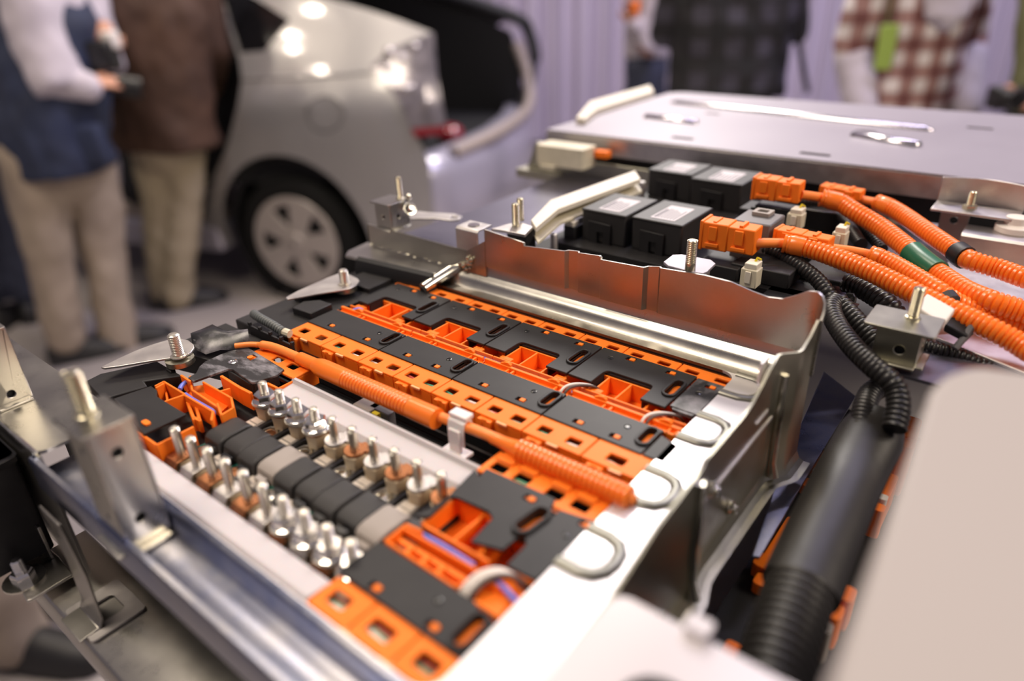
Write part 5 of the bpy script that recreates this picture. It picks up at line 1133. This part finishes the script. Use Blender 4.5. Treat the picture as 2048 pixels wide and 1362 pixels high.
def hand(mb, wrist, palm, fing, thumb_dir, s=1.0):
    """palm and five fingers; fing is the direction the fingers point, they curl towards thumb_dir"""
    w = Vector(wrist); p = Vector(palm); f = Vector(fing).normalized(); th = Vector(thumb_dir); th = (th - f * th.dot(f)).normalized(); side = f.cross(th)
    limb(mb, [w, w.lerp(p, 0.5), p], [0.026 * s, 0.034 * s, 0.038 * s], [0.022 * s, 0.017 * s, 0.015 * s], th)
    for k, L in enumerate((0.070, 0.080, 0.074, 0.058)):
        b = p + th * (0.028 - 0.019 * k) * s
        limb(mb, [b - f * 0.01, b + f * L * 0.45 * s, b + (f * 0.72 + side * 0.35) * L * s, b + (f * 0.80 + side * 0.75) * L * s], [0.0095 * s, 0.009 * s, 0.0085 * s, 0.007 * s])
    b = w.lerp(p, 0.45) + th * 0.03 * s
    limb(mb, [b, b + (th * 0.7 + f * 0.7) * 0.035 * s, b + (th * 0.5 + f + side * 0.3) * 0.052 * s], [0.012 * s, 0.011 * s, 0.009 * s])
def head(mb, c, face, s=1.0):
    c = Vector(c); f = Vector(face); f.z = 0; f.normalize(); r = Vector((f.y, -f.x, 0))
    mb.sphere(c + Vector((0, 0, 0.02)), (0.078 * s, 0.092 * s, 0.112 * s), 12); mb.sphere(c + f * 0.02 - Vector((0, 0, 0.06)), 0.062 * s, 9)
    limb(mb, [c + f * 0.082 + Vector((0, 0, 0.02)), c + f * 0.112 - Vector((0, 0, 0.025))], [0.010, 0.016])
    for k in (-1, 1):
        mb.sphere(c + r * 0.082 * k, (0.014, 0.014, 0.030), 6); mb.sphere(c + f * 0.082 + r * 0.032 * k + Vector((0, 0, 0.022)), 0.013, 6)
    limb(mb, [c + f * 0.084 + r * 0.022 - Vector((0, 0, 0.055)), c + f * 0.084 - r * 0.022 - Vector((0, 0, 0.055))], [0.008, 0.008])
SLW = [1.0]
def person(label, J, top_m, leg_m, face, group=None, shirt_len=0.0, shoe_dir=None, sleeve=1.0, torso=(0.19, 0.13), sit=None, extra=None, loose=1.0, fingers=None):
    """J: joints in metres: head neck chest pelvis shL elL wrL haL shR elR wrR haR hipL knL anL hipR knR anR"""
    J = {k: Vector(v) for k, v in J.items()}
    base = (J['anL'] + J['anR']) / 2; t = thing('person', label, 'person', (base.x, base.y, 0), group, metres=True)
    f = Vector(face); f.z = 0; f.normalize(); r = Vector((f.y, -f.x, 0))
    m = MB(); head(m, J['head'], f); limb(m, [J['head'] - Vector((0, 0, 0.05)), J['neck'], J['chest']], [0.055, 0.060, 0.12], [0.055, 0.06, 0.09], r)
    limb(m, [J['neck'] - Vector((0, 0, 0.05)), J['chest'], (J['chest'] + J['pelvis']) / 2, J['pelvis']], [0.10, torso[0] * 0.8, torso[0] * 0.72, torso[0] * 0.8], [0.07, torso[1] * 0.8, torso[1] * 0.75, torso[1] * 0.8], r)
    for s in 'LR':
        limb(m, [J['chest'].lerp(J['sh' + s], 0.5), J['sh' + s], J['el' + s], J['wr' + s]], [0.055, 0.044, 0.038, 0.027])
        hand(m, J['wr' + s], J['ha' + s], (fingers or {}).get(s, J['ha' + s] - J['wr' + s]), f if s == 'L' else f)
        limb(m, [J['pelvis'].lerp(J['hip' + s], 0.7), J['hip' + s], J['kn' + s], J['an' + s]], [0.07, 0.072, 0.050, 0.036])
        a = J['an' + s]; sd = Vector(shoe_dir or f).normalized(); limb(m, [Vector((a.x, a.y, 0.06)), Vector((a.x, a.y, 0.036)) + sd * 0.07, Vector((a.x, a.y, 0.028)) + sd * 0.14], [0.026, 0.024, 0.018])
    cloth(m, 'body', 'skin', t, 0.008, 0, smooth_it=3)
    # upper garment
    m = MB(); hem = J['pelvis'] + Vector((0, 0, 0.02 - shirt_len)); l = loose
    limb(m, [J['neck'] - Vector((0, 0, 0.03)), J['neck'].lerp(J['chest'], 0.35), J['chest'], (J['chest'] + J['pelvis']) / 2, J['pelvis'] + Vector((0, 0, 0.03)), hem], [0.075, torso[0] * 0.95, torso[0] * 1.06 * l, torso[0] * 1.02 * l, torso[0] * 1.04 * l, torso[0] * 1.06 * l], [0.07, torso[1] * 0.85, torso[1] * 1.05 * l, torso[1] * 1.05 * l, torso[1] * 1.08 * l, torso[1] * 1.10 * l], r, False)
    sl = {}
    if sleeve:
        for s in 'LR':
            e = J['el' + s].lerp(J['wr' + s], 0.92 if sleeve >= 1 else 0.0) if sleeve >= 1 else J['sh' + s].lerp(J['el' + s], sleeve)
            pts = [J['chest'].lerp(J['sh' + s], 0.6), J['sh' + s], J['el' + s], e] if sleeve >= 1 else [J['chest'].lerp(J['sh' + s], 0.6), J['sh' + s], e]
            rr = [0.095, 0.090 * SLW[0], 0.068 * SLW[0], 0.048] if sleeve >= 1 else [0.085, 0.08, 0.075]
            limb(m, pts, rr)
    cloth(m, 'shirt', top_m, t, 0.014, 0.012)
    m = MB(); limb(m, [J['pelvis'] + Vector((0, 0, 0.08)), J['pelvis'] - Vector((0, 0, 0.06))], [torso[0] * 0.94, torso[0] * 0.94], [torso[1] * 0.98, torso[1] * 1.0], r)
    for s in 'LR': limb(m, [J['hip' + s] + Vector((0, 0, 0.04)), J['hip' + s].lerp(J['kn' + s], 0.4), J['kn' + s], J['kn' + s].lerp(J['an' + s], 0.6), J['an' + s] - Vector((0, 0, 0.02))], [0.104, 0.100, 0.084, 0.078, 0.080])
    cloth(m, 'trousers', leg_m, t, 0.014, 0.014, 7)
    for s in 'LR':
        m = MB(); a = J['an' + s]; sd = Vector(shoe_dir or f).normalized(); sr_ = Vector((sd.y, -sd.x, 0))
        rings = []
        for q, wd, hh in ((-0.085, 0.03, 0.06), (-0.065, 0.042, 0.10), (0.0, 0.048, 0.11), (0.07, 0.052, 0.085), (0.15, 0.052, 0.065), (0.20, 0.04, 0.05), (0.225, 0.016, 0.03)):
            c = Vector((a.x, a.y, 0)) + sd * q; rings.append([c + sr_ * wd * math.cos(k * PI / 8) + Vector((0, 0, 0.004 + hh * math.sin(k * PI / 8))) for k in range(9)])
        m.loft(rings); m.build('shoe', 'shoe', t, metres=True, smooth=60)
    m = MB(); c = J['head'] - f * 0.018 + Vector((0, 0, 0.045)); m.sphere(c, (0.088, 0.098, 0.098), 12); m.build('hair', 'hair', t, metres=True, smooth=60)
    return t, f, r
def upright(anchor):
    a = Vector(anchor); n = Vector((a.x, a.y, 0)).normalized()
    def q(px, py, near=0.0):
        d = _ray(px, py); o = a - n * near; t = o.dot(n) / d.dot(n)
        return Vector((0, 0, DECK + CAMH)) + d * t
    return q
def onray(px, py, z):                     # where the line of sight reaches a known height
    d = _ray(px, py); t = (z - DECK - CAMH) / d.z; return Vector((d.x * t, d.y * t, z))
# 1 navy vest, beige trousers, holding a camera
an = F(190, 705); q = upright(an); fc1 = (HR * 0.9 + HD * 0.45)
J = dict(head=q(88, -190), neck=q(80, -95), chest=q(92, 40), pelvis=q(118, 300), shR=q(52, -30, 0.12), elR=q(118, 185, 0.22), wrR=q(182, 172, 0.24), haR=q(205, 160, 0.22),
         shL=q(150, -40, -0.16), elL=q(205, 140, -0.08), wrL=q(215, 110, 0.08), haL=q(212, 92, 0.10), hipL=q(182, 345, -0.04), knL=q(205, 505, -0.02), anL=q(238, 685), hipR=q(64, 345, 0.06), knR=q(95, 490, 0.06), anR=q(128, 668, 0.02))
SLW[0] = 1.2
t, f, r = person('person in a navy vest and white shirt holding a camera near the car', J, 'white_shirt', 'khaki', fc1, torso=(0.20, 0.15))
m = MB(); limb(m, [J['neck'] - Vector((0, 0, 0.02)), J['chest'] + Vector((0, 0, 0.12)), J['chest'], (J['chest'] + J['pelvis']) / 2, J['pelvis'] + Vector((0, 0, 0.05)), q(128, 335)], [0.08, 0.195, 0.225, 0.235, 0.245, 0.25], [0.08, 0.15, 0.18, 0.185, 0.19, 0.19], r, False); cloth(m, 'vest', 'navy_vest', t, 0.014, 0.016, 8)
m = MB(); a = q(165, 290, 0.20); m.obox(a, HR, HD, Vector((0, 0, 1)), 0.085, 0.03, 0.075); m.build('vest_pocket', 'navy_vest', t, metres=True, bevel=0.02, seg=3)
ct = thing('photo_camera', 'black camera with flash held by the person in the navy vest', 'camera', q(205, 150, 0.16), metres=True)
m = MB(); m.obox(q(208, 110, 0.17), HR, HD, Vector((0, 0, 1)), 0.045, 0.04, 0.05); m.build('camera_body', 'camera_black', ct, metres=True, bevel=0.012)
m = MB(); a = q(215, 165, 0.19); m.lathe([(0.01, 0), (0.036, 0), (0.036, 0.05), (0.04, 0.055), (0.04, 0.11), (0.01, 0.11)], a, HR * 0.9 + HD * 0.3 - Vector((0, 0, 0.25)), 18, cap=False); m.build('camera_lens', 'camera_black', ct, metres=True)
m = MB(); m.obox(q(222, 80, 0.17), HR, HD, Vector((0, 0, 1)), 0.022, 0.03, 0.03); m.build('camera_flash', 'white_plastic', ct, metres=True, bevel=0.008)
SLW[0] = 1.0
# 2 brown jacket
an = F(352, 616); q = upright(an); fc2 = (HD * 0.9 + HR * 0.35)
J = dict(head=q(300, -180), neck=q(298, -105), chest=q(300, 20), pelvis=q(325, 255), shR=q(400, -40, 0.0), elR=q(432, 95, 0.02), wrR=q(425, 190, -0.16), haR=q(428, 205, -0.22), shL=q(195, -40), elL=q(182, 110, 0.05), wrL=q(200, 200, -0.1), haL=q(206, 220, -0.12),
         hipR=q(368, 300), knR=q(368, 430), anR=q(352, 580), hipL=q(312, 300, -0.04), knL=q(326, 430, -0.05), anL=q(330, 578, -0.06))
t, f, r = person('person in a long brown jacket and khaki trousers leaning into the car', J, 'brown_jacket', 'khaki_green', fc2, shirt_len=0.10, torso=(0.23, 0.16), loose=1.08, shoe_dir=HR * 0.9 + HD * 0.4)
# 3 dark jeans behind the navy vest
an = F(20, 650); q = upright(an)
J = dict(head=q(-60, -190), neck=q(-55, -120), chest=q(-48, 0), pelvis=q(-10, 240), shR=q(-140, -50), elR=q(-150, 80), wrR=q(-130, 190, 0.05), haR=q(-125, 215, 0.06), shL=q(25, -50), elL=q(30, 70), wrL=q(25, 180, -0.05), haL=q(24, 205, -0.05), hipL=q(20, 290), knL=q(30, 430), anL=q(52, 570), hipR=q(-40, 290), knR=q(-35, 430), anR=q(-20, 570))
person('person in dark jeans standing behind the one in the navy vest', J, 'dark_cloth', 'jeans', HD, torso=(0.20, 0.13))
# 4 black shoe and beige trouser leg close to the pack
an = F(75, 1315); up_ = Vector((0, 0, 1)); s0 = Vector((an.x, an.y, 0)); sd4 = (HR * 0.95 - HD * 0.15).normalized(); bk = Vector((-sd4.y, sd4.x, 0))
o4 = s0 - sd4 * 0.04; h4 = o4 + bk * 0.16
def st(p, z): return Vector((p.x, p.y, z))
mid = (o4 + h4) / 2 - sd4 * 0.12
J = dict(head=st(mid, 1.60), neck=st(mid, 1.46), chest=st(mid, 1.28), pelvis=st(mid, 0.92), shR=st(mid - bk * 0.2, 1.40), elR=st(mid - bk * 0.24, 1.12), wrR=st(mid - bk * 0.2 - sd4 * 0.12, 0.90), haR=st(mid - bk * 0.18 - sd4 * 0.15, 0.82), shL=st(mid + bk * 0.2, 1.40), elL=st(mid + bk * 0.24, 1.12), wrL=st(mid + bk * 0.16 - sd4 * 0.14, 0.92), haL=st(mid + bk * 0.14 - sd4 * 0.18, 0.84),
         hipR=st(mid - bk * 0.09, 0.86), knR=st(o4 - sd4 * 0.01, 0.48), anR=st(o4, 0.09), hipL=st(mid + bk * 0.09, 0.86), knL=st(h4 - sd4 * 0.08, 0.48), anL=st(h4 - sd4 * 0.1, 0.09))
person('person in beige trousers and black shoes standing at the end of the pack', J, 'grey_shirt', 'khaki', sd4, shoe_dir=sd4)
# 5 dark plaid shirt, seen from behind
def standing(px, hem_y, hem_z, face, w_=0.2, arms=None, lean=0.0, arm_hang=0.0):
    a = onray(px, hem_y, hem_z); b = Vector((a.x, a.y, 0)); n = Vector((a.x, a.y, 0)).normalized(); f = Vector(face).normalized(); r = Vector((f.y, -f.x, 0))
    S = lambda x, y, z: b + r * x + f * y + Vector((0, 0, z))
    J = dict(head=S(0, 0.03, 1.60), neck=S(0, 0, 1.45), chest=S(0, 0, 1.27), pelvis=S(0, 0, 0.93), hipL=S(-0.09, 0, 0.86), hipR=S(0.09, 0, 0.86), knL=S(-0.10, 0.02, 0.48), knR=S(0.10, 0.02, 0.48), anL=S(-0.11, 0, 0.09), anR=S(0.11, 0, 0.09))
    for k, s in ((-1, 'L'), (1, 'R')):
        J['sh' + s] = S(k * (w_ + 0.0), 0, 1.39); J['el' + s] = S(k * (w_ + 0.07), -0.02, 1.12); J['wr' + s] = S(k * (w_ + 0.05), 0.08, 0.88); J['ha' + s] = S(k * (w_ + 0.04), 0.10, 0.79)
    return J, S, upright(b)
J, S, q = standing(1448, 205, 0.86, HD + HR * 0.1)
for k, s in ((-1, 'L'), (1, 'R')):
    J['sh' + s] = S(k * 0.20, 0, 1.38); J['el' + s] = S(k * 0.27, 0.06, 1.13); J['wr' + s] = S(k * 0.13, 0.26, 1.18); J['ha' + s] = S(k * 0.07, 0.31, 1.22)
t, f, r = person('person in a dark plaid shirt seen from behind over the lid', J, 'plaid_dark', 'dark_cloth', HD + HR * 0.1, shirt_len=0.06, torso=(0.225, 0.15), loose=1.06)
m = MB(); m.tube(spline([q(1592, 40, 0.05), q(1600, 100, 0.06), q(1615, 185, 0.05)], 6), 0.012, 8); m.build('bag_strap', 'camera_black', t, metres=True)
# 6 grey white shirt, hand raised
J, S, q = standing(1290, 190, 0.74, HD * 0.4 - HR * 0.9)
J['shL'] = q(1318, -40, 0.16); J['elL'] = q(1290, 110, 0.22); J['wrL'] = q(1268, 50, 0.24); J['haL'] = q(1264, 25, 0.24)
t, f, r = person('person in a pale grey shirt raising a hand beside the dark plaid shirt', J, 'grey_shirt', 'jeans', HD * 0.4 - HR * 0.9, torso=(0.17, 0.12))
m = MB(); m.obox(q(1270, 12, 0.26), HR, HD, Vector((0, 0, 1)), 0.022, 0.012, 0.03)
tag(m.build('orange_card', 'orange', metres=True, bevel=0.003), 'small orange card held up by the person in the pale grey shirt', 'card')
# 7 red and white plaid shirt with lanyard badge
J, S, q = standing(1795, 235, 0.84, -HD + HR * 0.15, 0.165)
t, f, r = person('person in a red and white plaid shirt with a green badge on a lanyard', J, 'plaid_red', 'khaki', -HD + HR * 0.15, shirt_len=0.07, torso=(0.17, 0.13), loose=1.05)
m = MB(); limb(m, [J['neck'] + f * 0.05 - Vector((0, 0, 0.02)), J['chest'] + f * 0.12 + Vector((0, 0, 0.05)), J['chest'] + f * 0.14 - Vector((0, 0, 0.08))], [0.07, 0.11, 0.08], [0.04, 0.05, 0.04], r); cloth(m, 'undershirt', 'white_shirt', t, 0.012, 0.004)
for s in 'LR':
    m = MB(); limb(m, [J['el' + s].lerp(J['wr' + s], 0.25), J['el' + s].lerp(J['wr' + s], 0.6), J['wr' + s]], [0.068, 0.066, 0.060]); cloth(m, 'sleeve_cuff', 'white_shirt', t, 0.012, 0.010)
a = q(1772, 95, 0.20); m = MB(); m.obox(a, HR, HD, Vector((0, 0, 1)), 0.032, 0.004, 0.075); m.build('badge', 'badge', t, metres=True, bevel=0.003)
m = MB(); m.tube([q(1772, 62, 0.19), q(1790, -40, 0.17), q(1800, -110, 0.10)], 0.006, 6); m.build('lanyard', 'olive', t, metres=True)
# 8 at the right edge: olive clothes, black camera
J, S, q = standing(2125, 250, 0.86, -HD * 0.5 - HR * 0.8)
J['elR'] = q(2080, 120, 0.2); J['wrR'] = q(2042, 205, 0.26); J['haR'] = q(2030, 205, 0.28)
person('person in olive clothes with a black camera beside the curtain', J, 'olive', 'dark_cloth', -HD * 0.5 - HR * 0.8, torso=(0.19, 0.13))
ct = thing('photo_camera', 'black camera held in front of the olive clothes', 'camera', q(2012, 210, 0.30), metres=True)
m = MB(); m.obox(q(2014, 195, 0.30), HR, HD, Vector((0, 0, 1)), 0.05, 0.035, 0.035); m.build('camera_body', 'camera_black', ct, metres=True, bevel=0.01)
m = MB(); m.lathe([(0.01, 0), (0.03, 0), (0.03, 0.06), (0.01, 0.06)], q(2010, 195, 0.33), -HD, 16, cap=False); m.build('camera_lens', 'camera_black', ct, metres=True)

# blue and white banner far behind
q = upright(HD * 5.6 + HR * -3.2)
t = thing('display_board', 'white board with a blue header standing behind the car', 'board', F(125, 560) * 0.0 + Vector((q(125, 0).x, q(125, 0).y, 0)), metres=True)
c = q(125, 30); m = MB(); m.obox(Vector((c.x, c.y, 1.1)), HR, HD, Vector((0, 0, 1)), 0.22, 0.02, 0.25); m.build('board_panel', 'white_shirt', t, metres=True)
m = MB(); m.obox(q(128, 18) - HD * 0.025, HR, HD, Vector((0, 0, 1)), 0.16, 0.006, 0.07); m.build('board_header', 'board_blue', t, metres=True)
m = MB(); m.obox(Vector((c.x, c.y, 0.45)), HR, HD, Vector((0, 0, 1)), 0.03, 0.02, 0.45); m.obox(Vector((c.x, c.y, 0.012)), HR, HD, Vector((0, 0, 1)), 0.2, 0.15, 0.012); m.build('board_stand', 'zinc_plate', t, metres=True)
